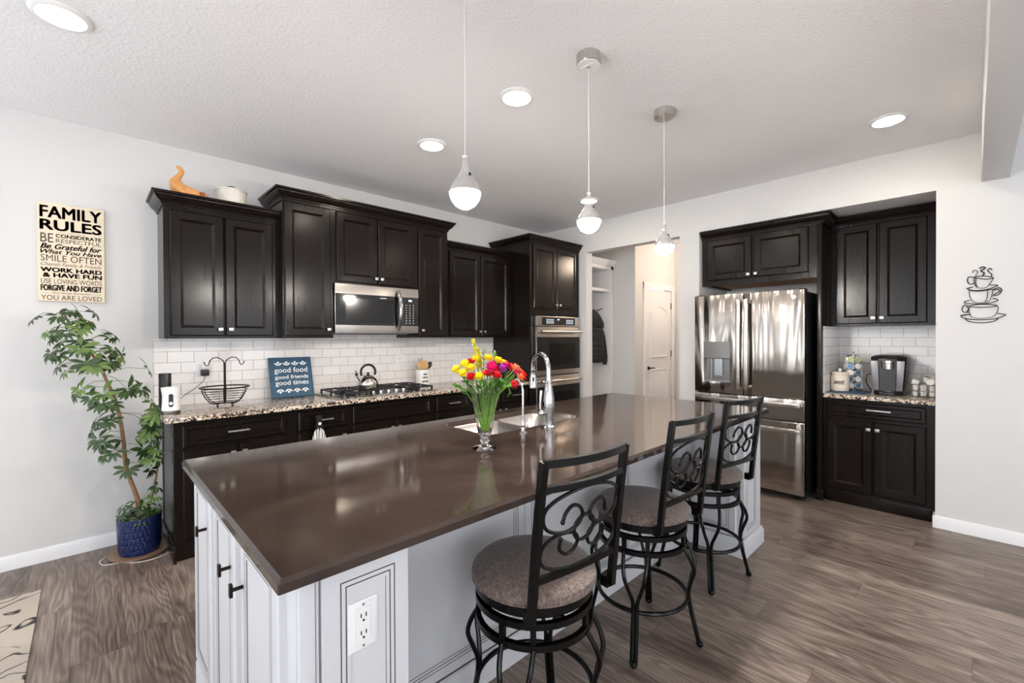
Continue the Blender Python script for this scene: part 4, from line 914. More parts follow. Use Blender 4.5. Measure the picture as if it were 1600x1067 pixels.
MB().tube([(-3.745, -.045, 1.10), (-3.76, -.06, 1.06), (-3.81, -.10, 1.02), (-3.87, -.16, .99), (-3.93, -.27, .965), (-3.96, -.36, .95)], .0022, 6).build('cable', BLKPLAST, q)
q = thing('power_adapter', 'white power adapter in the top socket, thin white cable', 'adapter', (-3.745, -.03, 1.165))
MB().box(-3.768, -3.726, -.048, -.0155, 1.150, 1.182).build('plug_body', WHITEP, q, bevel=.006)
MB().tube([(-3.768, -.035, 1.16), (-3.80, -.04, 1.12), (-3.85, -.10, 1.06), (-3.90, -.2, .98), (-3.93, -.30, .92)], .002, 6).build('cable', WHITEP, q)
# wire basket
q = thing('wire_fruit_basket', 'dark wire fruit basket with a double banana hook', 'basket', (-3.672, -.30, CT))
bx, by = -3.672, -.30; E1, E2 = .150, .105
def ell(a, b_, z, n=36): return [Vector((bx+a*math.cos(2*PI*i/n), by+b_*math.sin(2*PI*i/n), z)) for i in range(n)]
MB().tube(ell(E1, E1*.92, CT+.135), .005, 8, closed=True).build('rim', BRONZE, q)
b = MB()
for k in range(6): t = k/6; b.tube(ell(.085+(E1-.087)*t**.7, (.085+(E1-.087)*t**.7)*.92, CT+.03+.10*t), .0018, 5, closed=True)
b.build('wire_bowl', BRONZE, q)
b = MB()
for k in range(6):
    a = 2*PI*k/6+.3
    b.tube([Vector((bx+math.cos(a)*r, by+math.sin(a)*r*.92, CT+z)) for r, z in ((.008, .024), (.07, .022), (.10, .034), (.128, .07), (.143, .10), (.149, .135))], .003, 6)
b.build('rib', BRONZE, q)
for k in range(4):
    b = MB(); a = PI/2*k+.6; b.tube([(bx+.06*math.cos(a), by+.06*math.sin(a), CT+.024), (bx+.062*math.cos(a), by+.062*math.sin(a), CT+.006)], .003, 6); b.ball((bx+.062*math.cos(a), by+.062*math.sin(a), CT+.007), .007, 8); b.build('foot', BRONZE, q)
MB().tube([(bx, by, CT+.02), (bx, by, CT+.30)], .0075, 10).ball((bx, by, CT+.30), .009, 8).build('post', BRONZE, q)
for s_ in (-1, 1):
    pts = [(0, .30), (.012, .325), (.04, .345), (.07, .343), (.088, .322), (.092, .305), (.10, .290), (.112, .292), (.12, .310)]
    MB().tube([(bx+s_*u, by, CT+z) for u, z in pts], .0035, 8).ball((bx+s_*.12, by, CT+.312), .005, 8).build('hook', BRONZE, q)
# blue sign leaning on the backsplash
q = thing('counter_sign', 'blue good food good friends good times sign leaning on the tiles', 'sign', (-3.16, -.10, CT))
SA = Vector((-3.322, -.118, CT)); SU = X_; SV = Vector((0, .09, .318)).normalized(); SN = SU.cross(SV)
SN = -SN if SN.y > 0 else SN; SW_, SH_ = .326, .330
b = MB(); b.rings(SA, SU, SV, SN, SW_, SH_, [(0, 0), (0, .010), (.003, .012), (.008, .012), (.0085, .010)], mis=[0, 0, 0, 0]); b.build('board', [BLUEB], q)
b = MB(); O2 = SA+SN*.0102
def srow(t, v0, v1, u0=.035, u1=.29): text_geo(b, t, O2+SU*u0+SV*v0, SU, SV, SN, u1-u0, v1-v0, .001, .006)
srow('good food', .190, .246); srow('good friends', .142, .182, .035, .292); srow('good times', .088, .138)
for v0, up_ in ((.275, 1), (.055, -1)):
    for i in range(4):
        c = O2+SU*(.067+i*.064)+SV*v0
        b.lathe([(.0095, 0), (.0095, .001)], c+SV*up_*.012, 14, axis=SN)
        for sg in (-1, 1):
            d_ = (SU*sg+SV*up_*.75).normalized(); n_ = SN.cross(d_); m = c-SV*up_*.012+d_*.018
            b.prism([(math.cos(a)*.017, math.sin(a)*.0062) for a in [2*PI*j/14 for j in range(14)]], m, d_, n_, SN, .001)
b.build('lettering', WHITEINK, q)
# crock and utensils
q = thing('utensil_crock', 'white ceramic utensil crock with black handwriting', 'crock', (-1.99, -.20, CT))
ux, uy = -1.985, -.20
MB().lathe([(.055, 0), (.064, .003), (.068, .01), (.070, .155), (.070, .165), (.066, .165), (.065, .02), (0, .015)], (ux, uy, CT), 32).build('jar', WHITEC, q)
b = MB(); dn = Vector((-.45, -.9, 0)).normalized()
def curve_text(mb, t, c, R_, ang, z, w, h, bold=.3, shear=.2):
    tmp = MB(); text_geo(tmp, t, (0, 0, 0), X_, Z_, -Y_, w, h, .001, bold, shear)
    vm = {}
    for v in tmp.bm.verts:
        a = ang+(v.co.x-w/2)/R_; rr = R_+.0004+(-v.co.y)
        vm[v] = mb.bm.verts.new((c[0]+rr*math.cos(a), c[1]+rr*math.sin(a), z+v.co.z))
    for f_ in tmp.bm.faces:
        try: mb.bm.faces.new([vm[v] for v in f_.verts])
        except ValueError: pass
    tmp.bm.free()
A0 = math.radians(-100)
curve_text(b, "let's", (ux, uy), .070, A0, CT+.115, .035, .022); curve_text(b, 'stay in', (ux, uy), .070, A0, CT+.08, .050, .024); curve_text(b, 'and cook', (ux, uy), .070, A0, CT+.045, .060, .022)
b.build('lettering', INK, q)
GU = 'utensils in the white crock'
def utensil(name, label, dx, dy, ln, head, m, hm=None):
    base_ = Vector((ux+dx*.1, uy+dy*.1, CT+.02)); tip = Vector((ux+dx, uy+dy, CT+ln)); t = thing(name, label, 'utensil', base_, GU)
    MB().tube([base_, tip], .0045, 8).build('handle', m, t)
    ax = (tip-base_).normalized(); U = Vector((.72, -.69, 0)); U = (U-ax*U.dot(ax)).normalized(); N_ = ax.cross(U); b = MB(); hm = hm or m
    if head == 'spoon': b.ball(tip+ax*.02, .024, 14, sc=(1, .35, 1.45), rot=Matrix((U, N_, ax)).transposed())
    if head == 'flat': b.prism([(-.020, -.01), (.020, -.01), (.027, .075), (-.027, .075)], tip-N_*.002, U, ax, N_, .004)
    if head == 'slot': b.prism([(-.012, -.01), (.012, -.01), (.022, .03), (.022, .07), (-.022, .07), (-.022, .03)], tip-N_*.002, U, ax, N_, .004)
    if head == 'whisk':
        for k in range(6):
            a = PI*k/6; e_ = U*math.cos(a)+N_*math.sin(a)
            b.tube([tip+ax*z+e_*r for r, z in ((.003, -.01), (.018, .02), (.024, .05), (.012, .075), (-.012, .075), (-.024, .05), (-.018, .02), (-.003, -.01))], .001, 5)
    b.build('head', hm, t)
utensil('whisk', 'wire whisk at the left of the crock', -.055, .02, .19, 'whisk', WOODSP, NICKEL)
utensil('spatula', 'grey slotted turner standing tallest in the crock', -.008, .02, .20, 'flat', BLKPLAST, DARKSTEEL)
utensil('wooden_spatula', 'broad wooden spatula in the middle of the crock', -.005, -.03, .185, 'flat', WOODSP)
utensil('wooden_spoon', 'wooden spoon leaning right in the crock', .03, -.01, .18, 'spoon', WOODSP)
utensil('ladle', 'black ladle leaning out at the crock right side', .062, -.02, .19, 'spoon', BLKPLAST)
utensil('wooden_spoon', 'second wooden spoon beside the whisk at the left', -.045, -.03, .18, 'slot', WOODSP)
# figurine and casserole on top of the first cabinet
TZ = 2.3295
q = thing('dog_figurine', 'orange crouching dog figurine with raised tail on the left cabinet', 'figurine', (-3.93, -.22, TZ))
def skin(name, verts, edges, radii, m, parent, lv=2):
    me = bpy.data.meshes.new(name); og = ORG[parent.name]; me.from_pydata([tuple(Vector(v)-og) for v in verts], edges, [])
    o = bpy.data.objects.new(name, me); COL.objects.link(o); o.parent = parent; ORG[o.name] = og
    md = o.modifiers.new('skin', 'SKIN')
    for i, r_ in enumerate(radii): me.skin_vertices[0].data[i].radius = (r_, r_)
    me.skin_vertices[0].data[0].use_root = True
    sb = o.modifiers.new('sub', 'SUBSURF'); sb.levels = lv; sb.render_levels = lv; me.materials.append(m)
    dg = bpy.context.evaluated_depsgraph_get(); me2 = bpy.data.meshes.new_from_object(o.evaluated_get(dg)); o.modifiers.clear(); o.data = me2
    for p_ in me2.polygons: p_.use_smooth = True
    return o
gx, gy = -3.94, -.24
V = [(gx, gy, TZ+.055), (gx+.005, gy, TZ+.085), (gx+.012, gy, TZ+.12), (gx+.030, gy, TZ+.15), (gx+.045, gy, TZ+.175), (gx+.028, gy, TZ+.20), (gx+.010, gy, TZ+.205),
     (gx+.06, gy, TZ+.045), (gx+.11, gy, TZ+.035), (gx+.155, gy-.01, TZ+.034), (gx+.195, gy-.015, TZ+.024), (gx+.03, gy-.05, TZ+.025), (gx+.07, gy-.055, TZ+.016), (gx+.02, gy+.05, TZ+.025), (gx+.06, gy+.055, TZ+.016), (gx+.13, gy-.05, TZ+.014), (gx+.17, gy-.055, TZ+.012)]
Ed = [(0, 1), (1, 2), (2, 3), (3, 4), (4, 5), (5, 6), (0, 7), (7, 8), (8, 9), (9, 10), (0, 11), (11, 12), (0, 13), (13, 14), (8, 15), (15, 16)]
skin('body', V, Ed, [.072, .050, .026, .016, .020, .016, .009, .042, .030, .028, .014, .026, .014, .026, .014, .012, .011], TERRA, q)
b = MB(); b.ball((gx+.150, gy-.045, TZ+.038), .014, 10, sc=(1.3, .5, 1)); b.ball((gx+.150, gy+.025, TZ+.038), .014, 10, sc=(1.3, .5, 1)); b.build('ear', mat('dark_orange', lin(150, 78, 38), .4), q)
b = MB(); b.ball((gx+.183, gy-.034, TZ+.040), .0035, 8); b.ball((gx+.212, gy-.015, TZ+.026), .005, 8); b.build('eye', INK, q)
q = thing('casserole_dish', 'white fluted casserole dish with dark knob on the left cabinet', 'dish', (-3.60, -.22, TZ))
dx_, dy_ = -3.60, -.20
MB().lathe([(.088, 0), (.090, .004), (.094, .110), (.090, .112)], (dx_, dy_, TZ), 60, wob=lambda a, z: .014*math.cos(2*PI*a*30)).build('bowl', DISH, q)
MB().lathe([(.100, .110), (.101, .116), (.096, .122), (.05, .128), (0, .129)], (dx_, dy_, TZ), 40).build('lid', DISH, q)
MB().lathe([(.012, .128), (.012, .136), (.026, .139), (.026, .150), (.0, .151)], (dx_, dy_, TZ), 20).build('knob', KNOBBR, q)
# hanging towel on the drawer handle
q = thing('hanging_towel', 'striped hand towel with black crochet top on a drawer handle', 'towel', (-3.155, -.65, .45))
MB().tube([(-3.154, -.632, .795), (-3.154, -.645, .79), (-3.154, -.656, .77), (-3.154, -.656, .74)], .012, 4, rx=.02, flat=(0, 1, 0)).ball((-3.154, -.657, .725), .028, 12, sc=(1, .4, 1.1)).build('crochet_top', mat('black_yarn', lin(22, 22, 24), .9, bump=1, bscale=150), q)
MB().lathe([(.011, 0), (.011, .003), (.007, .004)], (-3.154, -.668, .748), 14, axis=(0, -1, 0)).build('button', WHITEP, q)
b = MB(); L = []
for z, w in ((.715, .018), (.69, .034), (.66, .045), (.6, .052), (.45, .056)):
    L.append([Vector((-3.154+w*math.sin(2*PI*i/40), -.655+(.010+.006*math.cos(2*PI*i/40*7))*math.cos(2*PI*i/40), z)) for i in range(40)])
b.loft(L); b.build('cloth', TOWELM, q)

# ------------------------------------------------------------------ vase and flowers on the island
IT = .8905
q = thing('glass_vase', 'clear fluted glass vase on a footed base, flowers inside', 'vase', (-3.13, -2.50, IT))
vx, vy = -3.135, -2.505
rim = lambda a, z: (.045*math.cos(2*PI*a*12) if z > .262 else .018*math.cos(2*PI*a*12) if z > .06 else 0)
MB().lathe([(.0, 0), (.052, .001), (.052, .005), (.032, .011), (.013, .018), (.012, .022), (.021, .032), (.021, .038), (.012, .046), (.016, .051), (.029, .062), (.034, .09), (.045, .16), (.058, .235), (.068, .268), (.072, .275), (.069, .276), (.056, .236), (.043, .16), (.031, .09), (.024, .066), (.0, .060)], (vx, vy, IT), 72, wob=rim).build('glass', GLASS, q, ang=1.2)
FC = [('yellow', PETY), ('red', PETR), ('pink', PETP), ('violet', PETV), ('orange', PETO)]
def petal_ring(b, c, ax, n, ln, w, open_, mi=0):
    ax = Vector(ax).normalized(); ref = X_ if abs(ax.x) < .8 else Y_; U = (ref-ax*ref.dot(ax)).normalized(); V = ax.cross(U)
    for k in range(n):
        a = 2*PI*k/n+open_; e_ = U*math.cos(a)+V*math.sin(a); t_ = ax.cross(e_)
        pts = []
        for r, z, ww in ((.1, 0, .3), (.5, .25, .9), (.85, .5+.35*(1-open_), 1), (1.0, .6+.5*(1-open_), .45)):
            p_ = c+e_*(ln*r*open_)+ax*(ln*z*1.7*(1.2-open_)+.004); pts.append((p_-t_*w*ww, p_+t_*w*ww))
        for i in range(3): b.face([pts[i][0], pts[i][1], pts[i+1][1], pts[i+1][0]], mi)
rnd = random.Random(3)
def flower(ci, dx, dy, z, kind):
    nme, m = FC[ci]; tip = Vector((vx+dx, vy+dy, IT+z)); bt = Vector((vx+dx*.10, vy+dy*.10, IT+.075))
    t = thing('flower', {0: 'yellow bloom', 1: 'red bloom', 2: 'hot pink bloom', 3: 'violet bloom', 4: 'pale orange bloom'}[ci]+' in the glass vase bouquet', 'flower', bt, nme+' blooms in the glass vase')
    mid = Vector((vx+dx*.42, vy+dy*.42, IT+.235)); MB().tube([bt, bt.lerp(mid, .5), mid, mid.lerp(tip, .55)+Z_*.008, tip], .0018, 6).build('stem', STEMG, t)
    ax = (tip-mid).normalized(); b = MB()
    if kind == 'rose':
        for n_, l_, w_, o_ in ((5, .024, .013, .30), (7, .030, .015, .5), (8, .034, .016, .75)): petal_ring(b, tip, ax, n_, l_*.85, w_*.85, o_)
        b.ball(tip+ax*.008, .010, 10)
    else:
        petal_ring(b, tip, ax, 13, .034, .008, .8); petal_ring(b, tip+ax*.002, ax, 10, .027, .007, .55); b.ball(tip+ax*.006, .006, 8)
    b.build('petals', m, t, recalc=False)
spots = [(0, -.085, .075, .330, 'rose'), (0, -.062, .05, .352, 'rose'), (0, -.045, .03, .335, 'rose'), (0, -.02, .03, .372, 'rose'), (0, -.035, -.01, .300, 'rose'), (0, .02, .0, .375, 'daisy'), (0, .055, -.02, .365, 'daisy'), (0, .075, -.03, .352, 'daisy'),
         (0, -.075, .04, .315, 'rose'), (1, -.05, .02, .298, 'rose'), (1, .015, -.05, .305, 'daisy'), (1, .0, -.02, .31, 'daisy'), (1, .085, -.075, .270, 'rose'), (1, .095, -.06, .335, 'daisy'), (1, -.03, .045, .36, 'daisy'),
         (2, .0, -.04, .335, 'rose'), (2, .012, -.03, .345, 'rose'), (2, .08, -.04, .345, 'daisy'), (2, .10, -.08, .32, 'daisy'), (3, .055, -.045, .335, 'daisy'), (3, .065, -.03, .325, 'daisy'), (1, .04, -.02, .325, 'daisy'),
         (4, .115, -.08, .318, 'daisy'), (4, .10, -.10, .30, 'daisy'), (1, .12, -.095, .305, 'daisy'), (4, .09, -.085, .335, 'daisy')]
for sp_ in spots: flower(*sp_)
def leafy(name, label, pts_, m, ln, w, n, f0=0.0):
    t = thing(name, label, 'foliage', (vx, vy, IT+.07), 'greenery in the glass vase')
    P = [Vector((vx+a, vy+b_, IT+c)) for a, b_, c in pts_]; b = MB(); b.tube(P, .002, 6); b.build('stem', STEMG, t); b = MB()
    for i in range(n):
        s_ = f0+(1-f0)*(i+.5)/n; k = s_*(len(P)-1); i0 = min(int(k), len(P)-2); p_ = P[i0].lerp(P[i0+1], k-i0); tg = (P[i0+1]-P[i0]).normalized()
        a = rnd.random()*2*PI; side = Vector((math.cos(a), math.sin(a), .3)); side = (side-tg*side.dot(tg)).normalized(); d_ = (tg*.9+side).normalized(); q_ = d_.cross(tg).normalized(); l_ = ln*(1.1-.5*s_)
        b.face([p_, p_+d_*l_*.35+q_*w, p_+d_*l_*.75+q_*w*.7, p_+d_*l_, p_+d_*l_*.75-q_*w*.7, p_+d_*l_*.35-q_*w])
    b.build('leaves', m, t, recalc=False)
LY = mat('goldenrod', lin(206, 196, 40), .6, noise=.2)
leafy('goldenrod_sprig', 'feathery yellow green sprig rising highest from the vase', [(0, 0, .08), (-.01, .01, .25), (-.02, .02, .36), (-.035, .035, .47)], LY, .024, .004, 90, .6)
leafy('goldenrod_sprig', 'second feathery yellow sprig beside the tallest one', [(0, 0, .08), (0, .01, .25), (.0, .02, .35), (-.01, .03, .43)], LY, .024, .004, 70, .6)
SIL = mat('silver_green_leaf', lin(120, 142, 120), .5, noise=.2)
leafy('dusty_miller_sprig', 'silvery green sprig at the upper right of the bouquet', [(0, 0, .08), (.03, .0, .25), (.05, .01, .36), (.075, .015, .415)], SIL, .035, .003, 24, .6)
leafy('dusty_miller_sprig', 'silvery green sprig near the bouquet centre top', [(0, 0, .08), (.01, .0, .25), (.02, .03, .36), (.035, .05, .42)], SIL, .035, .003, 24, .6)
GL = mat('bouquet_leaf', lin(74, 132, 40), .4, noise=.3)
for i in range(12):
    a = rnd.uniform(-1.3, 1.6); r_ = rnd.uniform(.02, .10); ex, ey = r_*math.sin(a)*1.1, -r_*.7*math.sin(a)+rnd.uniform(-.03, .03)
    leafy('leafy_sprig', 'green leafy sprig filling the glass vase bouquet', [(ex*.1, ey*.1, .08), (ex*.4, ey*.4, .2), (ex*.7, ey*.7, .26), (ex, ey, rnd.uniform(.27, .33))], GL, .045, .006, 9, .5)
leafy('drooping_leaf', 'single long green leaf drooping over the vase rim', [(.04, -.02, .2), (.06, -.05, .285), (.075, -.065, .27), (.085, -.075, .235)], GL, .05, .008, 5)

# ------------------------------------------------------------------ coffee niche counter
q = thing('ceramic_canister', 'cream ceramic canister lettered sweet, with lid knob', 'canister', (.33, -3.135, CT))
jx, jy = .34, -3.165; M0 = CT+.004
MB().lathe([(.058, 0), (.064, .004), (.067, .02), (.067, .125), (.062, .138), (.057, .141), (.057, .147), (.063, .149), (.063, .160), (.05, .164), (0, .166)], (jx, jy, M0), 32).build('jar', CREAMC, q)
MB().lathe([(.010, .165), (.008, .172), (.014, .182), (.014, .190), (.0, .194)], (jx, jy, M0), 16).build('lid_knob', WHITEC, q)
b = MB(); curve_text(b, 'sweet', (jx, jy), .067, math.radians(183), M0+.06, .078, .036, .12, .25); b.build('lettering', INK, q)
b = MB(); b.box(.17, .50, -3.36, -3.105, CT, CT+.0035); tag(b.build('place_mat', NAVY), 'blue patterned cloth mat under the canister and pod carousel', 'mat')
q = thing('pod_carousel', 'chrome wire carousel loaded with blue-lidded coffee pods', 'rack', (.46, -3.215, M0))
cx_, cy_ = .475, -3.235
b = MB(); b.lathe([(.065, 0), (.065, .006), (.05, .010), (0, .010)], (cx_, cy_, M0), 28); b.tube([(cx_, cy_, M0), (cx_, cy_, M0+.32)], .004, 8); b.ball((cx_, cy_, M0+.327), .010, 10); b.build('stand', CHROME, q)
b = MB()
for k in range(7):
    a = 2*PI*k/7+.3
    for sg in (-1, 1): e_ = Vector((math.cos(a), math.sin(a), 0)); t_ = Vector((-e_.y, e_.x, 0)); b.tube([Vector((cx_, cy_, M0+z))+e_*r+t_*sg*w for z, r, w in ((.31, .01, .002), (.30, .045, .018), (.27, .056, .021), (.05, .056, .021), (.02, .03, .01))], .0013, 5)
b.build('wire_arm', CHROME, q)
def pod(loc, ax, lidm, label, group, body=WHITEP):
    ax = Vector(ax).normalized(); t = thing('coffee_pod', label, 'coffee pod', loc, group)
    MB().lathe([(.015, 0), (.017, .002), (.0215, .038), (.0245, .039), (.0245, .0415), (.022, .0415)], loc, 18, axis=ax).build('cup', body, t)
    MB().lathe([(.0215, .0412), (.021, .0422), (.0, .0424)], loc, 18, axis=ax).build('lid', lidm, t); return t
for k in range(7):
    a = 2*PI*k/7+.3; e_ = Vector((math.cos(a), math.sin(a), 0))
    for j in range(5):
        if k in (0, 6) and j < 4: pass
        lm = GREENPOD if j == 4 else (BLUEPOD if (j+k) % 2 == 0 else WHITEC)
        pod(Vector((cx_, cy_, M0+.04+j*.056))+e_*.022, (e_+Z_*.12), lm, ('pale green lidded' if j == 4 else 'blue lidded' if (j+k) % 2 == 0 else 'white lidded')+' coffee pod held in the wire carousel', ('green' if j == 4 else 'blue' if (j+k) % 2 == 0 else 'white')+' lidded pods in the carousel')
# coffee maker
q = thing('coffee_maker', 'black and silver single-serve coffee maker in the niche', 'coffee maker', (.40, -3.49, CT))
mx0, mx1, my0, my1 = .30, .60, -3.60, -3.37
def cmx(z): return
ym = (my0+my1)/2; fz = lambda dy_, t: ym+dy_
b = MB(); L = []
for z, w, f0 in ((.03, .093, .01), (.04, .097, .0), (.28, .113, -.004), (.305, .112, .0), (.318, .085, .03)):
    L.append([Vector((mx0+f0+.05, ym-w, CT+z)), Vector((mx0+f0, ym-w*.55, CT+z)), Vector((mx0+f0, ym+w*.55, CT+z)), Vector((mx0+f0+.05, ym+w, CT+z)), Vector((mx1, ym+w, CT+z)), Vector((mx1, ym-w, CT+z))])
b.loft(L); b.build('housing', BLKPLAST, q, bevel=.004)
for sg in (-1, 1):
    b = MB(); b.prism([(.053, .035), (.092, .035), (.106, .275), (.058, .275)], (mx0-.004, ym, CT), Y_*sg, Z_, -X_, .012); b.build('side_panel', mat('silver_panel', lin(118, 118, 119), .35, .7) if sg < 0 else MATS['silver_panel'], q, bevel=.003)
MB().box(mx0-.008, mx0-.003, ym-.050, ym+.050, CT+.035, CT+.215).build('cup_bay', DKGREY, q)
MB().lathe([(.036, .0), (.040, .004), (.042, .05), (.046, .054), (.046, .072), (.04, .074)], (mx0+.012, ym, CT+.205), 28).build('brew_head', STEEL, q)
b = MB(); b.tube([(mx0+.02, ym-.062, CT+.295), (mx0-.025, ym-.058, CT+.303), (mx0-.035, ym-.03, CT+.310), (mx0-.038, ym, CT+.312), (mx0-.035, ym+.03, CT+.310), (mx0-.025, ym+.058, CT+.303), (mx0+.02, ym+.062, CT+.295)], .009, 8); b.build('handle', BLKPLAST, q)
b = MB(); b.lathe([(.09, 0), (.094, .004), (.094, .026), (.088, .03), (0, .03)], (mx0+.045, ym, CT), 32, sx=1.0, sy=1.0); b.build('drip_tray', BLKPLAST, q)
MB().lathe([(.055, .0305), (.055, .0325)], (mx0+.03, ym, CT), 24).build('drip_plate', STEEL, q)
b = MB(); text_geo(b, 'KEURIG', (mx0-.0505, ym+.045, CT+.012), -Y_, Z_, -X_, .09, .011, .001, .3); b.build('lettering', NICKEL, q)
MB().tube([(mx0+.1, my1-.005, CT+.16), (mx0+.09, my1+.028, CT+.15), (mx0+.08, my1+.034, CT+.10), (mx0+.1, my1+.02, CT+.05), (mx0+.13, my1+.004, CT+.02)], .004, 8).build('power_cord', BLKPLAST, q)
# wire basket with pods
q = thing('wire_pod_basket', 'open wire basket piled with coffee pods by the niche wall', 'basket', (.40, -3.70, CT))
b = MB(); X0, X1, Y0, Y1 = .29, .46, -3.774, -3.625
for z, e_ in ((.004, .008), (.045, .003), (.095, 0)): b.tube([(X0+e_, Y0+e_, CT+z), (X1-e_, Y0+e_, CT+z), (X1-e_, Y1-e_, CT+z), (X0+e_, Y1-e_, CT+z)], .0016, 6, closed=True)
for i in range(5):
    y_ = Y0+.01+(Y1-Y0-.02)*i/4; b.tube([(X0, y_, CT+.095), (X0+.008, y_, CT+.003), (X1-.008, y_, CT+.003), (X1, y_, CT+.095)], .0013, 5)
b.build('frame', BRONZE, q)
GP = 'white pods in the wire basket'
pl = [(0, 0, 0), (0, 1, 0), (0, 2, 0), (1, 0, 0), (1, 1, 0), (1, 2, 0), (0, 0, 1), (0, 1, 1), (0, 2, 1), (1, 0, 1), (1, 1, 1), (1, 2, 1)]
for i, (a, b_, c_) in enumerate(pl): pod(Vector((.335+a*.062, -3.745+b_*.048, CT+.006+c_*.044)), (rnd.uniform(-.1, .1), rnd.uniform(-.1, .1), 1), WHITEC, 'white coffee pod stacked upright in the wire basket', GP)
pod(Vector((.335, -3.745, CT+.105)), (-1, .2, .4), WHITEC, 'white coffee pod tipped forward on the pile, against the wall', 'tipped pods on the basket pile')
pod(Vector((.345, -3.672, CT+.105)), (.2, 1, .3), WHITEC, 'white coffee pod lying sideways on top of the basket pile', 'tipped pods on the basket pile')
pod(Vector((.36, -3.71, CT+.115)), (-.2, -.2, 1), mat('green_cap', lin(72, 96, 42), .5), 'dark green topped pod in the middle of the basket pile', 'tipped pods on the basket pile')

# ------------------------------------------------------------------ mudroom
q = thing('mudroom_locker', 'white built-in coat locker with top cubby in the mudroom', 'locker', (.48, -.28, 0))
b = MB(); b.box(.125, .82, -.02, 0, 0, 2.40); b.box(.76, .815, -.56, -.02, 0, 2.33); b.box(.125, .16, -.56, -.02, 0, 2.33); b.box(.16, .76, -.555, -.02, 1.98, 2.02); b.box(.125, .815, -.56, -.02, 2.28, 2.33); b.box(.16, .76, -.5, -.02, .42, .46)
b.build('frame', TRIM, q, bevel=.003)
MB().sweep([(.125, -.56), (.816, -.56)], [(0, 2.33), (.01, 2.33), (.02, 2.35), (.045, 2.385), (.05, 2.40), (0, 2.40)]).build('cornice', TRIM, q)
q = thing('hooded_jacket', 'black quilted hooded jacket hanging in the mudroom locker', 'jacket', (.62, -.42, 1.0))
qr = lambda z: (1+.03*math.sin(z*95))
b = MB(); L = []
zz = [1.03+.53*i/40 for i in range(41)]
def ip(z, tab):
    for (a, *va), (c, *vc) in zip(tab, tab[1:]):
        if z <= c: t = (z-a)/(c-a); return [x+(y-x)*t for x, y in zip(va, vc)]
    return list(tab[-1][1:])
TT = [(1.03, .60, .115, .075), (1.07, .60, .125, .095), (1.3, .60, .12, .10), (1.46, .595, .115, .10), (1.56, .58, .085, .07)]
for z in zz:
    cx0, hx, hy = ip(z, TT); L.append([Vector((cx0+hx*qr(z)*math.cos(2*PI*i/28), -.42+hy*qr(z)*math.sin(2*PI*i/28), z)) for i in range(28)])
b.loft(L); b.build('torso', COAT, q, ang=1.2)
b = MB(); b.loft([[Vector((c0+rx_*math.cos(2*PI*i/20), -.43+ry*math.sin(2*PI*i/20), z)) for i in range(20)] for z, c0, rx_, ry in ((1.48, .60, .08, .07), (1.50, .61, .11, .09), (1.56, .60, .115, .095), (1.64, .56, .10, .085), (1.71, .53, .065, .06), (1.74, .52, .03, .03))]); b.build('hood', COAT, q, ang=1.2)
b = MB(); pp = [Vector((.64, -.45, 1.48)), Vector((.67, -.47, 1.38)), Vector((.69, -.48, 1.25)), Vector((.705, -.49, 1.12)), Vector((.71, -.49, 1.04))]
pts = [pp[min(int(i/6), 3)].lerp(pp[min(int(i/6), 3)+1], (i % 6)/6 if i < 24 else 1) for i in range(25)]
b.tube(pts, [(.050-.014*i/24)*(1+.06*math.sin(i*2.2)) for i in range(25)], 16); b.tube([(.71, -.49, 1.04), (.712, -.49, 1.0)], .028, 12); b.build('sleeve', COAT, q, ang=1.2)
MB().tube([(.76, -.42, 1.76), (.71, -.42, 1.76), (.66, -.42, 1.73), (.64, -.42, 1.75)], .006, 8).build('hook', BRONZE, bpy.data.objects['mudroom_locker'])

# ------------------------------------------------------------------ plant, saucer, rug
px_, py_ = -4.140, -.262
tag(MB().lathe([(.13, 0), (.150, .006), (.155, .018), (.150, .018), (.13, .010), (0, .010)], (px_, py_, .001), 40).build('plant_saucer', mat('saucer_brown', lin(150, 122, 100), .4, noise=.15)), 'brown saucer on the floor under the blue plant pot', 'saucer')
q = thing('potted_plant', 'tall leaning umbrella plant in a cobalt blue pot beside the cabinets', 'plant', (px_, py_, .011))
MB().lathe([(.090, 0), (.100, .004), (.108, .03), (.112, .20), (.114, .225), (.110, .230), (.104, .225), (.102, .195), (0, .19)], (px_, py_, .012), 44, wob=lambda a, z: .008*math.cos(2*PI*a*11)*math.sin(z*60)).build('pot', COBALT, q)
MB().lathe([(.103, .19), (.10, .212), (.05, .218), (0, .22)], (px_, py_, .012), 24).build('soil', SOIL, q)
def cat(pts, n=5):
    P = [Vector(p_) for p_ in pts]; d = []
    for i in range(len(P)-1):
        p0, p1_, p2_, p3 = P[max(i-1, 0)], P[i], P[i+1], P[min(i+2, len(P)-1)]
        for j in range(n): t = j/n; d.append(.5*((2*p1_)+(-p0+p2_)*t+(2*p0-5*p1_+4*p2_-p3)*t*t+(-p0+3*p1_-3*p2_+p3)*t**3))
    d.append(P[-1]); return d
tr = cat([(px_, py_, .22), (px_-.01, py_, .35), (px_-.06, py_+.0, .55), (px_-.075, py_-.0, .75), (px_-.10, py_, .95), (px_-.16, py_+.01, 1.15), (px_-.23, py_+.02, 1.32), (px_-.30, py_+.02, 1.45), (px_-.33, py_+.03, 1.52)])
tr2 = cat([(px_+.03, py_, .22), (px_+.075, py_-.02, .42), (px_+.095, py_-.03, .62), (px_+.085, py_-.04, .80), (px_+.09, py_-.05, .93)])
MB().tube(tr, [.014-.010*i/len(tr) for i in range(len(tr))], 10).tube(tr2, [.009-.006*i/len(tr2) for i in range(len(tr2))], 8).build('trunk', BARK, q)
lf = MB(); pt = MB(); rl = random.Random(11)
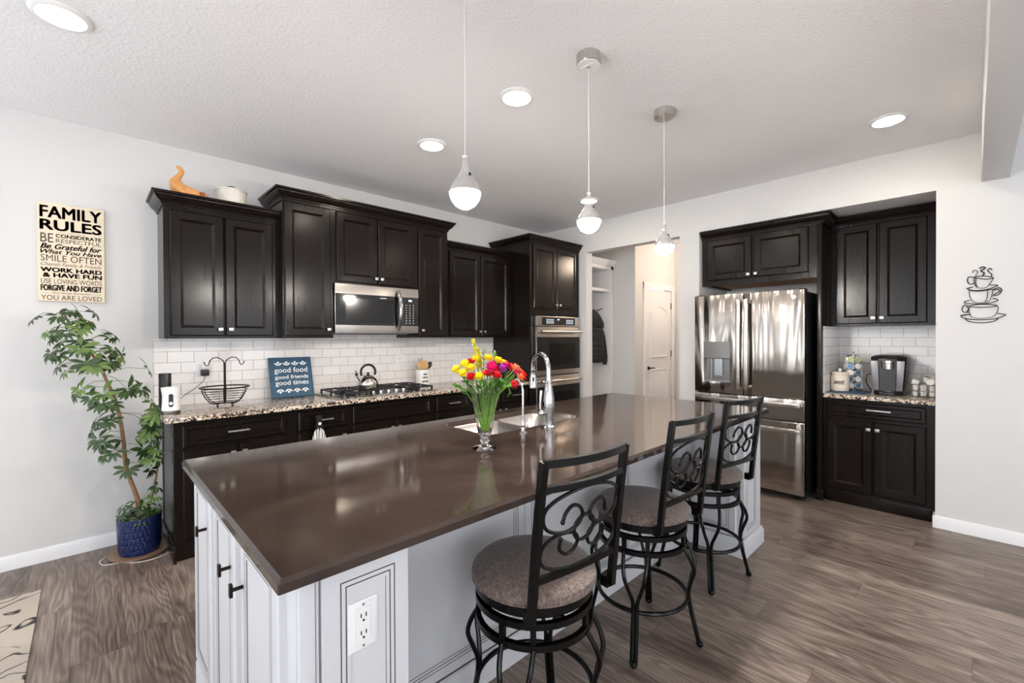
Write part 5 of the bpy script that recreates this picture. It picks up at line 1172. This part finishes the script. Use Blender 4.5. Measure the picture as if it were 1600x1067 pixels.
def leaflet(b, p_, d_, n_, ln, w, mi):
    s_ = d_.cross(n_).normalized(); n_ = s_.cross(d_)
    rows = []
    for t, ww, dr in ((0, .06, 0), (.25, .75, .01), (.55, 1, .0), (.8, .65, -.06), (1, .02, -.16)):
        c = p_+d_*ln*t+n_*ln*dr; rows.append((c-s_*w*ww+n_*w*.25*ww, c, c+s_*w*ww+n_*w*.25*ww))
    vv = [[b.bm.verts.new(x) for x in r_] for r_ in rows]
    for i in range(4):
        for j in range(2): f_ = b.bm.faces.new((vv[i][j], vv[i][j+1], vv[i+1][j+1], vv[i+1][j])); f_.material_index = mi
def palmate(base_, dir_, plen, size, mi):
    d_ = Vector(dir_).normalized(); hub = base_+d_*plen+Vector((0, 0, -.15*plen)); hub.y = min(hub.y, -.05); hub.z = min(hub.z, 1.535)
    if hub.z < .97: hub.x = min(hub.x, -4.05)
    pt.tube([base_, base_+d_*plen*.5+Z_*.01, hub], .0016, 5)
    ax = (d_+Z_*rl.uniform(.1, .8)).normalized(); ref = Z_ if abs(ax.z) < .8 else X_; U = (ref-ax*ref.dot(ax)).normalized(); V = ax.cross(U); n = rl.choice((7, 8, 9))
    for k in range(n):
        a = 2*PI*k/n+rl.uniform(-.15, .15); e_ = U*math.cos(a)+V*math.sin(a); dd = (e_+ax*.25-Z_*.65).normalized()
        ll = size*rl.uniform(.8, 1.1)*(1-.25*abs(math.sin(a/2)))
        e2 = hub+dd*ll
        if e2.y > -.012: dd = (dd-Y_*(dd.y*1.6)).normalized() if hub.y+dd.y*ll*-.6 < -.01 else dd*.3
        if hub.x+dd.x*ll > -4.02 and (hub+dd*ll).z < .97: dd = Vector((-abs(dd.x), dd.y, dd.z))
        leaflet(lf, hub+dd*.008, dd, ax, ll, ll*.165, mi)
def along(T, f0, f1, n, reach, size, bias, mi=0):
    for k in range(n):
        f_ = f0+(f1-f0)*(k+rl.random()*.6)/n; p_ = T[min(int(f_*(len(T)-1)), len(T)-1)]
        a = rl.uniform(-2.9, .2); d_ = Vector((math.cos(a)*1.0+bias[0], math.sin(a)*.75+bias[1], rl.uniform(-.15, .45)+bias[2]))
        palmate(p_, d_, rl.uniform(.5, 1)*reach, size*rl.uniform(.85, 1.15), 1 if rl.random() < .2+mi*.5 else 0)
along(tr, .25, .48, 10, .18, .080, (-.4, 0, -.15)); along(tr, .45, .80, 24, .22, .080, (-.5, -.1, -.05)); along(tr, .72, 1.0, 17, .18, .075, (-.4, 0, .0)); along(tr, .55, .9, 6, .15, .075, (.9, 0, .2))
along(tr, .95, 1.0, 4, .07, .07, (.9, 0, .5)); along(tr2, .45, 1.0, 15, .10, .075, (-.2, -.4, .1), 1); along(tr, .02, .12, 7, .12, .06, (-.6, -.5, .2)); along(tr2, .1, .3, 4, .07, .05, (.2, -.4, .1), 1)
lf.build('foliage', [LEAF, LEAF2], q, recalc=False); pt.build('leaf_stalk', LEAF2, q)
tag(MB().tube(cat([(-4.30, -.20, .003), (-4.33, -.26, .003), (-4.31, -.33, .003), (-4.24, -.36, .003), (-4.16, -.425, .003), (-4.08, -.44, .003), (-4.0, -.40, .003)]), .0022, 6).build('white_floor_cord', CORDW), 'thin white cord lying on the floor around the plant saucer', 'cord')
tag(MB().box(-5.7, -4.565, -1.95, -.455, .0005, .010).build('area_rug', [RUGM], bevel=.003), 'cream rug with dark scribbled pattern at the lower left edge', 'rug')
